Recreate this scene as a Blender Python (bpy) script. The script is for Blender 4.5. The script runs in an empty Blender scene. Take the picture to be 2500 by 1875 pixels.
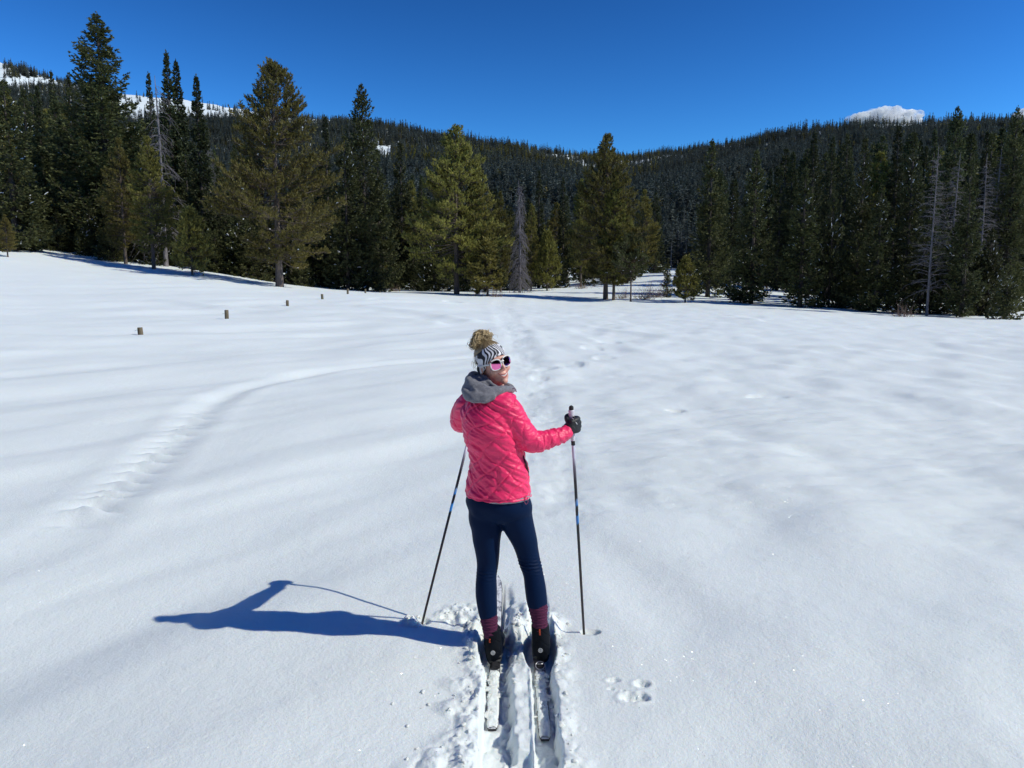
import bpy, bmesh, math, random
import numpy as np
from mathutils import Vector, Matrix, Quaternion
R = math.radians
S = bpy.context.scene
COL = S.collection
QUICK = False

# ------------------------------------------------------------------ camera, light, exposure
CAM_H = 1.965
PITCH = R(7.2)
FPX = 1878.0                       # focal length in photo pixels (2500 wide)
cd = bpy.data.cameras.new("camera")
cd.sensor_width = 36.0
cd.lens = 36.0 * FPX / 2500.0
cd.clip_start = 0.05
cd.clip_end = 30000.0
cam = bpy.data.objects.new("camera", cd)
COL.objects.link(cam)
cam.location = (0, 0, CAM_H)
cam.rotation_euler = (math.pi / 2 - PITCH, 0, 0)
S.camera = cam

SUN_DIR = Vector((2.09, -0.50, 1.86)).normalized()      # towards the sun
sun_el = math.asin(SUN_DIR.z)
sun_az = math.atan2(SUN_DIR.x, SUN_DIR.y)

W = bpy.data.worlds.new("World")
S.world = W
W.use_nodes = True
wn, wl = W.node_tree.nodes, W.node_tree.links
wn.clear()
sky = wn.new("ShaderNodeTexSky")
sky.sky_type = 'NISHITA'
sky.sun_disc = False
sky.sun_elevation = sun_el
sky.sun_rotation = sun_az
sky.altitude = 2400
sky.air_density = 1.35
sky.dust_density = 0.05
sky.ozone_density = 6.0
hs = wn.new("ShaderNodeHueSaturation")
hs.inputs['Hue'].default_value = 0.487
hs.inputs['Saturation'].default_value = 1.05
hs.inputs['Value'].default_value = 0.418
bg = wn.new("ShaderNodeBackground")
bg.inputs['Strength'].default_value = 0.10
wo = wn.new("ShaderNodeOutputWorld")
wl.new(sky.outputs[0], hs.inputs['Color'])
ga = wn.new('ShaderNodeGamma')
ga.inputs['Gamma'].default_value = 2.15            # deep, contrasty high-altitude blue
wl.new(hs.outputs[0], ga.inputs['Color'])
wl.new(ga.outputs[0], bg.inputs['Color'])
wl.new(bg.outputs[0], wo.inputs['Surface'])

sd = bpy.data.lights.new("sun", 'SUN')
sd.energy = 2.8
sd.angle = R(0.53)
sd.color = (1.0, 0.985, 0.855)
sun = bpy.data.objects.new("sun", sd)
COL.objects.link(sun)
sun.rotation_euler = (-SUN_DIR).to_track_quat('-Z', 'Y').to_euler()
sun.location = SUN_DIR * 60

S.view_settings.view_transform = 'Standard'
S.view_settings.look = 'None'
S.view_settings.exposure = 0.36
S.view_settings.gamma = 1.0
S.view_settings.use_curve_mapping = False
S.render.engine = 'CYCLES'
S.cycles.max_bounces = 24
S.cycles.diffuse_bounces = 3
S.cycles.glossy_bounces = 2
S.cycles.transmission_bounces = 3
S.cycles.volume_bounces = 24
S.cycles.transparent_max_bounces = 8
S.cycles.use_denoising = True
S.cycles.caustics_reflective = False
S.cycles.caustics_refractive = False

# ------------------------------------------------------------------ small helpers
def ray(px, py):
    """direction of a photo pixel, scaled so that its forward (y) part is 1"""
    x = (px - 1250) / FPX
    v = -(py - 937.5) / FPX
    c, s = math.cos(PITCH), math.sin(PITCH)
    fy = c + v * s
    return np.array([x / fy, 1.0, (-s + v * c) / fy])

def P(px, py, D):
    """the point at forward distance D seen at a photo pixel"""
    d = ray(px, py) * D
    return Vector((d[0], d[1], d[2] + CAM_H))

def tag(o, label=None, cat=None, group=None, kind=None):
    if label: o['label'] = label
    if cat: o['category'] = cat
    if group: o['group'] = group
    if kind: o['kind'] = kind
    return o

def empty(name, loc=(0, 0, 0), rz=0.0):
    o = bpy.data.objects.new(name, None)
    o.empty_display_size = 0.2
    COL.objects.link(o)
    o.location = loc
    o.rotation_euler = (0, 0, rz)
    return o

def mesh_np(name, V, faces=None, quads=None, tris=None, smooth=False):
    """mesh from numpy arrays of quads and/or triangles"""
    me = bpy.data.meshes.new(name)
    V = np.asarray(V, dtype=np.float32)
    nq = 0 if quads is None else len(quads)
    nt = 0 if tris is None else len(tris)
    loops = []
    if nq: loops.append(np.asarray(quads, dtype=np.int32).ravel())
    if nt: loops.append(np.asarray(tris, dtype=np.int32).ravel())
    L = np.concatenate(loops)
    me.vertices.add(len(V))
    me.vertices.foreach_set("co", V.ravel())
    me.loops.add(len(L))
    me.loops.foreach_set("vertex_index", L)
    me.polygons.add(nq + nt)
    st = np.concatenate([np.arange(nq) * 4, nq * 4 + np.arange(nt) * 3]).astype(np.int32)
    me.polygons.foreach_set("loop_start", st)
    me.polygons.foreach_set("use_smooth", np.full(nq + nt, bool(smooth)))
    me.update(calc_edges=True)
    me.validate()
    return me

def link(name, me, mats, parent=None, loc=None):
    o = bpy.data.objects.new(name, me)
    COL.objects.link(o)
    if mats is not None and not me.materials:
        for m in (mats if isinstance(mats, (list, tuple)) else [mats]):
            me.materials.append(m)
    if parent is not None: o.parent = parent
    if loc is not None: o.location = loc
    return o

def bm_obj(name, bm, mats, parent=None, smooth=True):
    me = bpy.data.meshes.new(name)
    bm.to_mesh(me); bm.free()
    if smooth:
        me.polygons.foreach_set("use_smooth", np.ones(len(me.polygons), bool))
    return link(name, me, mats, parent)

class NT:
    """tiny node-tree writer"""
    def __init__(s, name):
        s.m = bpy.data.materials.new(name)
        s.m.use_nodes = True
        s.n, s.l = s.m.node_tree.nodes, s.m.node_tree.links
        s.n.clear()
        s.out = s.n.new("ShaderNodeOutputMaterial")
        s.p = s.n.new("ShaderNodeBsdfPrincipled")
        s.l.new(s.p.outputs[0], s.out.inputs['Surface'])
        s.tc = None
    def obj(s):
        if s.tc is None: s.tc = s.n.new("ShaderNodeTexCoord")
        return s.tc.outputs['Object']
    def set(s, k, v):
        i = s.p.inputs[k]
        if isinstance(v, bpy.types.NodeSocket): s.l.new(v, i)
        else: i.default_value = v
        return s
    def node(s, t, ins=None, **kw):
        n = s.n.new(t)
        for k, v in kw.items(): setattr(n, k, v)
        for k, v in (ins or {}).items():
            i = n.inputs[k]
            if isinstance(v, bpy.types.NodeSocket): s.l.new(v, i)
            else: i.default_value = v
        return n
    def noise(s, scale, detail=4, rough=0.55, vec=None, dist=0.0):
        n = s.node("ShaderNodeTexNoise", {'Scale': scale, 'Detail': detail, 'Roughness': rough, 'Distortion': dist})
        s.l.new(vec if vec is not None else s.obj(), n.inputs['Vector'])
        return n.outputs[0]
    def mapr(s, v, a, b, c, d):
        n = s.node("ShaderNodeMapRange", {0: v, 1: a, 2: b, 3: c, 4: d}); n.clamp = True
        return n.outputs[0]
    def ramp(s, v, stops):
        n = s.n.new("ShaderNodeValToRGB"); s.l.new(v, n.inputs[0])
        e = n.color_ramp.elements
        while len(e) < len(stops): e.new(0.5)
        for k, (p, c) in enumerate(stops):
            e[k].position = p; e[k].color = (*c, 1) if len(c) == 3 else c
        return n.outputs[0]
    def mix(s, f, a, b, mode='MIX'):
        n = s.n.new("ShaderNodeMix"); n.data_type = 'RGBA'; n.blend_type = mode
        for i, v in ((0, f), (6, a), (7, b)):
            if isinstance(v, bpy.types.NodeSocket): s.l.new(v, n.inputs[i])
            else: n.inputs[i].default_value = v if i == 0 else ((*v, 1) if len(v) == 3 else v)
        return n.outputs[2]
    def math(s, op, a, b=0.0):
        n = s.n.new("ShaderNodeMath"); n.operation = op
        for i, v in ((0, a), (1, b)):
            if isinstance(v, bpy.types.NodeSocket): s.l.new(v, n.inputs[i])
            else: n.inputs[i].default_value = v
        return n.outputs[0]
    def bump(s, h, strength=0.5, dist=0.01, normal=None):
        n = s.node("ShaderNodeBump", {'Strength': strength, 'Distance': dist, 'Height': h})
        if normal is not None: s.l.new(normal, n.inputs['Normal'])
        s.l.new(n.outputs[0], s.p.inputs['Normal'])
        return n.outputs[0]

def simple(name, col, rough=0.6, metal=0.0, var=0.0, scale=20.0, bump=0.0, bscale=60.0, spec=None):
    t = NT(name)
    c = (*col, 1)
    if var:
        f = t.noise(scale)
        t.set('Base Color', t.mix(t.mapr(f, 0.3, 0.7, 0, 1), tuple(k * (1 - var) for k in col), tuple(min(1, k * (1 + var)) for k in col)))
    else:
        t.set('Base Color', c)
    t.set('Roughness', rough).set('Metallic', metal)
    if spec is not None: t.set('Specular IOR Level', spec)
    if bump: t.bump(t.noise(bscale, 5), bump, 0.005)
    return t.m

# numpy value noise ---------------------------------------------------------
def _h(ix, iy, seed):
    n = (ix.astype(np.int64) * 374761393 + iy.astype(np.int64) * 668265263 + seed * 1442695041) & 0xFFFFFFFF
    n = ((n ^ (n >> 13)) * 1274126177) & 0xFFFFFFFF
    n = (n ^ (n >> 16)) & 0xFFFFFF
    return n / float(0xFFFFFF)

def vnoise(x, y, seed=0):
    ix, iy = np.floor(x), np.floor(y)
    fx, fy = x - ix, y - iy
    fx = fx * fx * fx * (fx * (fx * 6 - 15) + 10); fy = fy * fy * fy * (fy * (fy * 6 - 15) + 10)
    a, b = _h(ix, iy, seed), _h(ix + 1, iy, seed)
    c, d = _h(ix, iy + 1, seed), _h(ix + 1, iy + 1, seed)
    return (a + (b - a) * fx) * (1 - fy) + (c + (d - c) * fx) * fy - 0.5

def fbm(x, y, seed=0, octv=4, gain=0.5):
    s, a = 0.0, 1.0
    for k in range(octv):
        ca, sa = math.cos(k * 1.1), math.sin(k * 1.1)
        s = s + a * vnoise((x * ca - y * sa) * 2 ** k + k * 7.3, (x * sa + y * ca) * 2 ** k - k * 3.1, seed + k)
        a *= gain
    return s

def sstep(a, b, x):
    t = np.clip((x - a) / (b - a), 0, 1)
    return t * t * (3 - 2 * t)

# ------------------------------------------------------------------ the land
CTRL_PX = [  # photo pixel and forward distance of places where the snow surface is seen
    (-150, 585, 70), (0, 598, 66), (120, 618, 66), (243, 636, 66), (361, 652, 62), (463, 664, 60), (675, 704, 58),
    (885, 713, 68), (1000, 706, 80), (1115, 718, 65), (1240, 712, 74), (1335, 706, 80), (1487, 732, 62), (1545, 735, 60),
    (1630, 725, 66), (1673, 738, 58), (1715, 731, 66), (1845, 740, 60), (1965, 752, 56), (2130, 766, 52), (2268, 769, 52),
    (2369, 774, 50), (2461, 778, 47), (2650, 784, 46),
    (343, 811, 22.7), (554, 781, 29.7), (702, 749, 37.7), (787, 726, 44.6), (849, 714, 51.5), (892, 714, 57.7),
    (927, 713, 64), (975, 708, 75), (100, 760, 30), (0, 700, 42),
    (1640, 660, 100), (1400, 690, 100), (1000, 690, 110), (500, 610, 110), (1800, 700, 110), (2200, 700, 120), (0, 540, 110),
]
_c = [(P(*c).x, P(*c).y, P(*c).z) for c in CTRL_PX]
_c += [(x, y, 0.0) for y in (-60, -20, -5, 0, 3, 5) for x in (-6, 0, 6)]
_c += [(-3, 8, 0.02), (0, 9, 0.0), (4, 9, 0.0), (0, 14, 0.04), (6, 14, 0), (-6, 14, 0.16), (-12, 14, .45),
       (-5, 22, .30), (0, 20, .12), (6, 20, 0.02), (15, 20, -.02), (-22, 24, 1.25), (0, 40, .55), (10, 40, .38), (20, 40, .1), (33, 42, -.12),
       (-35, 10, .9), (35, 10, -.2), (-60, 0, 1.5), (60, 0, -.5), (-100, 60, 9), (100, 50, 0), (0, 30, .32), (0, 52, .8)]
_c = np.array(_c)
def _warp(x, y):
    r = np.hypot(x, y) + 6.0
    return np.stack([x / r * 2.2 , (y / r) * 1.2 , np.log(r) * 1.1], -1)
_W = _warp(_c[:, 0], _c[:, 1])
def _tps(d2): return np.sqrt(d2 + 0.02)
_n = len(_c)
_K = _tps(((_W[:, None] - _W[None]) ** 2).sum(-1)) - 0.02 * np.eye(_n)
_Pm = np.concatenate([np.ones((_n, 1)), _W], 1)
_A = np.zeros((_n + 4, _n + 4)); _A[:_n, :_n] = _K; _A[:_n, _n:] = _Pm; _A[_n:, :_n] = _Pm.T
_sol = np.linalg.solve(_A, np.concatenate([_c[:, 2], np.zeros(4)]))
def _meadow(x, y):
    q = _warp(x, y)
    z = np.full(x.shape, _sol[_n]) + (q * _sol[_n + 1:]).sum(-1)
    for i in range(_n):
        z = z + _sol[i] * _tps(((q - _W[i]) ** 2).sum(-1))
    return z

RIDGE = np.array([  # photo column, photo row of the bare ridge line, distance
    (-900, 200, 1300), (-300, 150, 1500), (0, 146, 1500), (60, 150, 1450), (180, 196, 1400), (340, 230, 1400), (480, 243, 1400), (590, 262, 1380),
    (700, 280, 1350), (800, 291, 1300), (940, 308, 1250), (1100, 337, 1200), (1250, 360, 1150), (1370, 376, 1200),
    (1440, 382, 1350), (1530, 386, 1450), (1640, 374, 1350), (1750, 357, 1200), (1860, 334, 1100), (2000, 313, 1000),
    (2100, 303, 950), (2300, 296, 900), (2500, 290, 900), (2900, 300, 900), (3600, 380, 900)], float)
_raz = np.arctan((RIDGE[:, 0] - 1250) / FPX)
_rz = np.array([P(a, b, d).z for a, b, d in RIDGE])
def land(x, y):
    x = np.asarray(x, float); y = np.asarray(y, float)
    r = np.hypot(x, y)
    az = np.arctan2(x, y)
    z = _meadow(x, np.minimum(y, 400))
    zr = np.interp(az, _raz, _rz); Rr = np.interp(az, _raz, RIDGE[:, 2]) / np.cos(np.clip(az, -1.1, 1.1))
    front = sstep(1.9, 1.2, np.abs(az))
    t = np.clip((r - 170) / (Rr - 170), 0, None)
    up = np.where(t < 1, t ** 1.22, 1 - 0.25 * (t - 1))
    m = 7 + (zr - 7) * up
    env = np.clip(t, 0, 1) * np.clip(1.02 - t, 0, 1) * 4
    m = m + env * (fbm(x / 300, y / 300, 5, 4) * 17)
    k = sstep(120, 240, r)
    zz = np.where(y > -200, z, 0) * (1 - k) + m * front * k
    return zz

def G(px, py, far=140):
    """where the ray through a photo pixel meets the land"""
    d = ray(px, py)
    t = np.concatenate([np.arange(2, 12, 0.02), np.arange(12, far, 0.1)])
    h = d[2] * t + CAM_H - land(d[0] * t, t)
    k = np.argmax(h < 0)
    if not (h < 0).any(): k = len(t) - 1
    return Vector((d[0] * t[k], t[k], float(land(np.array([d[0] * t[k]]), np.array([t[k]]))[0])))

def lz(x, y): return float(land(np.array([x]), np.array([y]))[0])

# skier's ski positions (used for the grooves too)
SKI_L, SKI_R = -0.092, 0.150
def seg_dist(x, y, pts):
    """distance to a polyline, signed side and length along it"""
    best = np.full(x.shape, 1e9); side = np.zeros(x.shape); al = np.zeros(x.shape); acc = 0.0
    for (ax, ay), (bx, by) in zip(pts[:-1], pts[1:]):
        dx, dy = bx - ax, by - ay
        L = math.hypot(dx, dy)
        t = np.clip(((x - ax) * dx + (y - ay) * dy) / (L * L), 0, 1)
        qx, qy = x - ax - t * dx, y - ay - t * dy
        d = np.hypot(qx, qy)
        k = d < best
        best = np.where(k, d, best); side = np.where(k, np.sign(dx * qy - dy * qx), side); al = np.where(k, acc + t * L, al)
        acc += L
    return best, side, al

def smooth_line(pix, n=60):
    q = np.array([[G(*p).x, G(*p).y] for p in pix])
    t = np.linspace(0, len(q) - 1, n)
    i = np.clip(t.astype(int), 0, len(q) - 2); f = (t - i)[:, None]
    p0 = q[np.clip(i - 1, 0, None)]; p1 = q[i]; p2 = q[i + 1]; p3 = q[np.clip(i + 2, None, len(q) - 1)]
    return 0.5 * (2 * p1 + (p2 - p0) * f + (2 * p0 - 5 * p1 + 4 * p2 - p3) * f ** 2 + (3 * p1 - p0 - 3 * p2 + p3) * f ** 3)

OLD = smooth_line([(-60, 1390), (60, 1350), (190, 1280), (320, 1165), (430, 1070), (520, 990), (620, 945), (760, 910), (900, 892), (1040, 880), (1160, 868)])
TRAIL = smooth_line([(1352, 1340), (1345, 1180), (1325, 1080), (1300, 970), (1282, 890), (1262, 820), (1235, 770), (1222, 745), (1238, 728)])
BERM1 = smooth_line([(352, 733), (420, 738), (520, 750), (640, 760), (760, 768), (900, 778), (1060, 790)], 30)
BERM2 = smooth_line([(860, 747), (950, 758), (1060, 772), (1150, 786)], 20)
BERM3 = smooth_line([(1300, 795), (1420, 800), (1600, 822), (1800, 838), (2050, 855)], 20)
PITS = [  # photo pixel, width m, length m, depth m
    (1495, 832, .55, .9, .07), (1400, 893, .34, .55, .06), (1340, 903, .26, .4, .06), (1452, 852, .4, .6, .06), (1325, 925, .22, .3, .04),
    (1890, 971, .42, .16, .06), (1655, 1002, .13, .13, .05), (2190, 970, .3, .5, .02), (1640, 880, .5, .5, .02), (1480, 875, .35, .4, .05),
    (1520, 920, .3, .3, .02), (1790, 1130, .34, .5, .012), (1700, 1215, .3, .5, .010),
    (1110, 735, .6, 1.5, .08), (1840, 781, .5, 1.2, -.07), (920, 729, .5, 1.6, .06)]
_pits = [(G(a, b).x, G(a, b).y, w, l, d) for a, b, w, l, d in PITS]
POLE_L, POLE_R = G(1030, 1524), G(1426, 1553)
PRINTS = [(1499, 1667, .030, .017, .022), (1491, 1687, .015, .011, .014), (1568, 1674, .034, .030, .034), (1541, 1708, .048, .034, .040),
          (1568, 1708, .030, .034, .038), (1521, 1693, .012, .010, .010)]
_prints = [(G(a, b).x, G(a, b).y, w, l, d) for a, b, w, l, d in PRINTS]

def detail(x, y):
    """relief of the snow sheet itself, metres"""
    r = np.hypot(x, y)
    z = np.zeros(x.shape)
    calm = 1 - .65 * np.exp(-((x - .03) / .55) ** 2 - ((y - 4.3) / 1.0) ** 2)
    near = sstep(90, 25, r) * calm
    # wind waves: long soft drifts running up to the right on the left half
    u = (x * 0.80 - y * 0.60); v = (x * 0.60 + y * 0.80)
    wl_ = sstep(1.0, -1.5, x)
    z += near * wl_ * (0.12 * fbm(u / 1.5 + 3, v / 6.0, 11, 3, 0.45) )
    # mottled bumps on the right half
    wr_ = sstep(-1.0, 0.9, x)
    z += near * wr_ * 0.092 * fbm(x / 0.95, y / 1.25, 23, 2, 0.40)
    z += near * wr_ * sstep(9, 5, r) * 0.006 * vnoise(x / 0.34, y / 0.40, 29)
    z += near * 0.08 * fbm(x / 3.2, y / 4.5, 31, 3)
    # broad swells far out
    z += sstep(12, 40, r) * sstep(160, 70, r) * 0.12 * fbm(x / 9, y / 12, 41, 3)
    z += near * 0.0022 * fbm(x / 0.10, y / 0.12, 7, 3) * sstep(14, 4, r)
    # ripples across the middle right, seen flat on
    z += sstep(5.5, 8, r) * sstep(26, 12, r) * wr_ * 0.030 * fbm(x / 0.60, y / 0.24, 51, 3)
    # old filled-in track on the left, scalloped
    m = (r < 30) & (x < 2)
    if m.any():
        d, s, al = seg_dist(x[m], y[m], OLD)
        sd = d * s
        h = -(0.024 + .030 * sstep(4.5, 8, al)) * sstep(.3, 1.6, al) * np.exp(-(sd / 0.22) ** 2) + 0.010 * np.exp(-((np.abs(sd) - 0.42) / 0.16) ** 2)
        lam = 0.46 + 0.04 * np.sin(al * 1.3)
        ph = (al + 0.22 * vnoise(al / .55, al * 0 + 7, 37) + 0.35 * np.abs(sd - .1) + 0.05 * vnoise(x[m] * 3, y[m] * 3, 3)) / 0.37
        f = ph - np.floor(ph)
        saw = np.where(f < 0.88, f / 0.88, (1 - f) / 0.12)
        env = sstep(0.6, 1.6, al) * sstep(7.2, 5.6, al)
        h = h * (1 + 0.3 * vnoise(al * 0.8, al * 0 + 1, 9)) + env * 0.088 * (saw - 0.5) * np.exp(-((sd - 0.02) / 0.17) ** 2) * (.8 + .9 * vnoise(al / .7, al * 0 + 4, 33))
        z[m] += h
    # the old packed trail ahead of the skier
    m = (np.abs(x) < 6) & (y > 4) & (y < 80)
    d, s, al = seg_dist(x[m], y[m], TRAIL)
    wd = 0.27 + 0.006 * y[m]
    h = -0.022 * np.exp(-(d / wd) ** 4) + 0.008 * np.exp(-((d - wd * 1.6) / (wd * .5)) ** 2)
    h += 0.022 * np.exp(-(d / (wd * 1.4)) ** 4) * fbm(x[m] / 0.24, y[m] / 0.42, 61, 3)
    z[m] += h * sstep(0, 1.2, al) 
    for pts, hh, w in ((BERM1, .16, .45), (BERM2, .18, .5), (BERM3, .08, .3)):
        m = (y > 12) & (y < 60)
        d, s, al = seg_dist(x[m], y[m], pts)
        z[m] += hh * np.exp(-(d / w) ** 2) * (0.8 + 0.5 * vnoise(al * .6, al * 0, 13)) * sstep(0, 1, al)
    for cx, cy, w, l, dp in _pits:
        m = (np.abs(x - cx) < 4 * w) & (np.abs(y - cy) < 4 * l)
        if m.any():
            dx, dy = (x[m] - cx) / w, (y[m] - cy) / l
            q = np.hypot(dx, dy) + 0.55 * vnoise(dx * 1.2 + cx, dy * 1.2 + cy, 19)
            z[m] += -dp * sstep(1.1, 0.35, q + 0.35 * dx) + 0.10 * dp * np.exp(-((q - 1.3) / .3) ** 2)
    return z

def tracks(x, y):
    """ski grooves, disturbed snow, pole holes and animal prints"""
    z = np.zeros(x.shape)
    m = (np.abs(x - 0.03) < 1.2) & (y > 0.3) & (y < 6.2)
    X, Y = x[m], y[m]
    n1 = vnoise(X * 0 + 5, Y / 0.07, 71) * 0.5 + vnoise(X * 0 + 9, Y / 0.025, 72) * 0.3
    n2 = vnoise(X * 0 + 2, Y / 0.06, 73) * 0.5 + vnoise(X * 0 + 4, Y / 0.022, 74) * 0.35
    n3 = fbm(X / 0.055, Y / 0.06, 75, 3)
    back = sstep(4.32, 4.22, Y)
    e = 0.010
    # left groove: clean left wall, ragged right one
    lg = sstep(-0.137 - e, -0.130, X + 0.004 * n1) * sstep(-0.010 + 0.028, -0.022, X + 0.050 * n1)
    rg = sstep(0.098 - e / 2, 0.106, X + 0.004 * n2) * sstep(0.222, 0.196, X + 0.035 * n2)
    depth = 0.088
    tipfade = sstep(5.0, 4.5, Y)
    lgd = lg * (depth * back + (1 - back) * 0.035 * tipfade)
    rgd = rg * (depth * back + (1 - back) * 0.05 * sstep(5.0, 4.4, Y))
    h = -lgd - rgd
    ingr = np.clip(lg + rg, 0, 1)
    h += back * 0.018 * n3 * ingr
    wallr = sstep(.23, .205, X) * sstep(.175, .20, X) + sstep(.01, -.01, X) * sstep(-.05, -.03, X)
    h += back * wallr * 0.035 * fbm(X / .03, Y / .035, 96, 3)
    # crumbled floor between ski and ragged wall
    # centre ridge with cracks
    cr = sstep(-0.02, 0.02, X) * sstep(0.10, 0.08, X)
    h += back * cr * (0.020 * fbm(X / 0.09, Y / 0.11, 78, 3) - 0.012)
    gap = vnoise(X / .3, Y / .16, 81)
    h += -0.045 * back * cr * sstep(0.20, 0.32, gap)
    # thrown snow, mostly to the left
    thr = sstep(-0.36 - 0.30 * sstep(3.3, 2.7, Y) + 0.15 * vnoise(X * 0, Y / 0.12, 83), -0.17, X) * sstep(-0.125, -0.16, X) * sstep(4.55, 4.2, Y)
    nn = np.abs(fbm(X / 0.11, Y / 0.12, 85, 3, .42))
    h += thr * (0.075 * nn + 0.004 + .014 * np.abs(fbm(X / 0.030, Y / 0.034, 97, 3)))
    thr2 = sstep(0.36 + 0.05 * vnoise(X * 0, Y / 0.08, 84), 0.21, X) * sstep(0.20, 0.225, X) * sstep(4.5, 4.2, Y)
    h += thr2 * (0.038 * np.abs(fbm(X / 0.08, Y / 0.09, 86, 3, .42)) + 0.006)
    # churned snow round the boots
    q = np.hypot((X - 0.03) / 0.34, (Y - 4.18) / 0.42) + 0.3 * vnoise(X / 0.1, Y / 0.12, 87)
    ch = sstep(1.05, 0.6, q)
    h += ch * (0.085 * fbm(X / 0.11, Y / 0.13, 88, 3) + 0.025 * np.abs(fbm(X / 0.05, Y / 0.06, 98, 3))) * (1 - 0.7 * ingr * back)
    # hollows at the boots
    for bx in (SKI_L, SKI_R):
        q = np.hypot((X - bx) / 0.075, (Y - 4.02) / 0.24)
        h = np.where(q < 1.3, np.minimum(h, -0.088 * sstep(1.3, 0.9, q)), h)
    # scuffed strip between the left pole and the left boot
    q = np.hypot((X + 0.30) / 0.17, (Y - 4.42) / 0.20) + 0.3 * vnoise(X / 0.08, Y / 0.08, 89)
    h += sstep(1.1, 0.5, q) * (0.035 * fbm(X / 0.05, Y / 0.06, 90, 3))
    z[m] += h
    for p, ang in ((POLE_L, 1), (POLE_R, 0)):
        m = (np.abs(x - p.x) < .4) & (np.abs(y - p.y) < .4)
        X, Y = x[m] - p.x, y[m] - p.y
        if ang == 0:
            q = np.hypot((X - 0.035) / 0.055, Y / 0.028)
            z[m] += -0.045 * sstep(1.15, 0.8, q)
        else:
            q = np.hypot((X) / 0.05, Y / 0.05)
            z[m] += -0.03 * sstep(1.1, 0.7, q)
            q = np.hypot((X + 0.055) / 0.075, (Y + 0.02) / 0.06) + .3 * vnoise(X / .03, Y / .03, 91)
            z[m] += sstep(1.1, 0.5, q) * (0.03 + 0.03 * vnoise(X / .022, Y / .022, 92))
            q = np.hypot((X - 0.13) / 0.03, (Y - .06) / 0.03)
            z[m] += -0.02 * sstep(1.1, 0.5, q)
    for cx, cy, w, l, dp in _prints:
        m = (np.abs(x - cx) < .2) & (np.abs(y - cy) < .2)
        q = np.hypot((x[m] - cx) / w, (y[m] - cy) / l) + .2 * vnoise(x[m] / .02, y[m] / .02, 93)
        z[m] += -.62 * dp * sstep(1.3, 0.5, q + .45 * vnoise(x[m] / .012 + 9, y[m] / .012, 94)) + 0.12 * dp * np.exp(-((q - 1.5) / .3) ** 2)
    return z

def snow_z(x, y):
    x = np.asarray(x, float); y = np.asarray(y, float)
    z = land(x, y) + detail(x, y) + tracks(x, y)
    # the front of the left ski lies on top of the snow
    e = sstep(0.050, 0.040, np.abs(x - SKI_L)) * sstep(4.12, 4.2, y) * sstep(5.0, 4.96, y)
    return np.where(e > 0, z * (1 - e) + e * np.minimum(z, ski_top(y, 4.97, .030) - .012), z)

def ski_top(y, y1, tipz):
    return -.078 + np.clip((y - 4.15) / (y1 - 4.15), 0, 1) ** 1.15 * (tipz + .078)

def snow_at(x, y): return float(snow_z(np.array([x]), np.array([y]))[0])

# ---- materials of the snow
def snow_material(name, near=True):
    t = NT(name)
    t.set('Roughness', 0.62).set('Specular IOR Level', 0.25)
    col = t.mix(t.mapr(t.noise(0.9, 5), .3, .7, 0, 1), (0.83, 0.885, 0.875), (0.86, 0.91, 0.90))
    t.set('Base Color', col)
    if near: t.set('Subsurface Weight', .45).set('Subsurface Radius', (.022, .028, .036)).set('Subsurface Scale', 1.0)
    if near:
        g = t.noise(55, 4, 0.7)
        c = t.noise(9, 4, 0.6)
        g2 = t.noise(260, 2, 0.6)
        h = t.math('ADD', t.math('ADD', t.math('MULTIPLY', g, 0.6), t.math('MULTIPLY', c, 0.7)), t.math('MULTIPLY', g2, 0.22))
        t.bump(h, 0.80, 0.012)
        # glints: a few grains turned like mirrors
        v = t.node("ShaderNodeTexVoronoi", {'Scale': 160.0}); t.l.new(t.obj(), v.inputs['Vector'])
        sep = t.node("ShaderNodeSeparateColor", {0: v.outputs['Color']})
        pick = t.math('GREATER_THAN', sep.outputs[0], 0.990)
        core = t.math('LESS_THAN', v.outputs['Distance'], 0.42)
        on = t.math('MULTIPLY', pick, core)
        geo_ = t.node("ShaderNodeNewGeometry")
        off = t.node("ShaderNodeVectorMath", operation='MULTIPLY_ADD'); t.l.new(v.outputs['Color'], off.inputs[0]); off.inputs[1].default_value = (0, 1.9, 1.9); t.l.new(geo_.outputs['Normal'], off.inputs[2])
        off2 = t.node("ShaderNodeVectorMath", operation='SUBTRACT'); t.l.new(off.outputs[0], off2.inputs[0]); off2.inputs[1].default_value = (-.5, 1.2, .95)
        nn_ = t.node("ShaderNodeVectorMath", operation='NORMALIZE'); t.l.new(off2.outputs[0], nn_.inputs[0])
        gl = t.node("ShaderNodeBsdfGlossy", {'Color': (1, 1, 1, 1), 'Roughness': 0.32, 'Normal': nn_.outputs[0]})
        mx = t.node("ShaderNodeMixShader", {0: t.math('MULTIPLY', on, 0.30), 1: t.p.outputs[0], 2: gl.outputs[0]})
        t.l.new(mx.outputs[0], t.out.inputs['Surface'])
    return t.m
M_SNOW = snow_material("snow")
M_SNOWFAR = snow_material("snow far", False)

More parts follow.
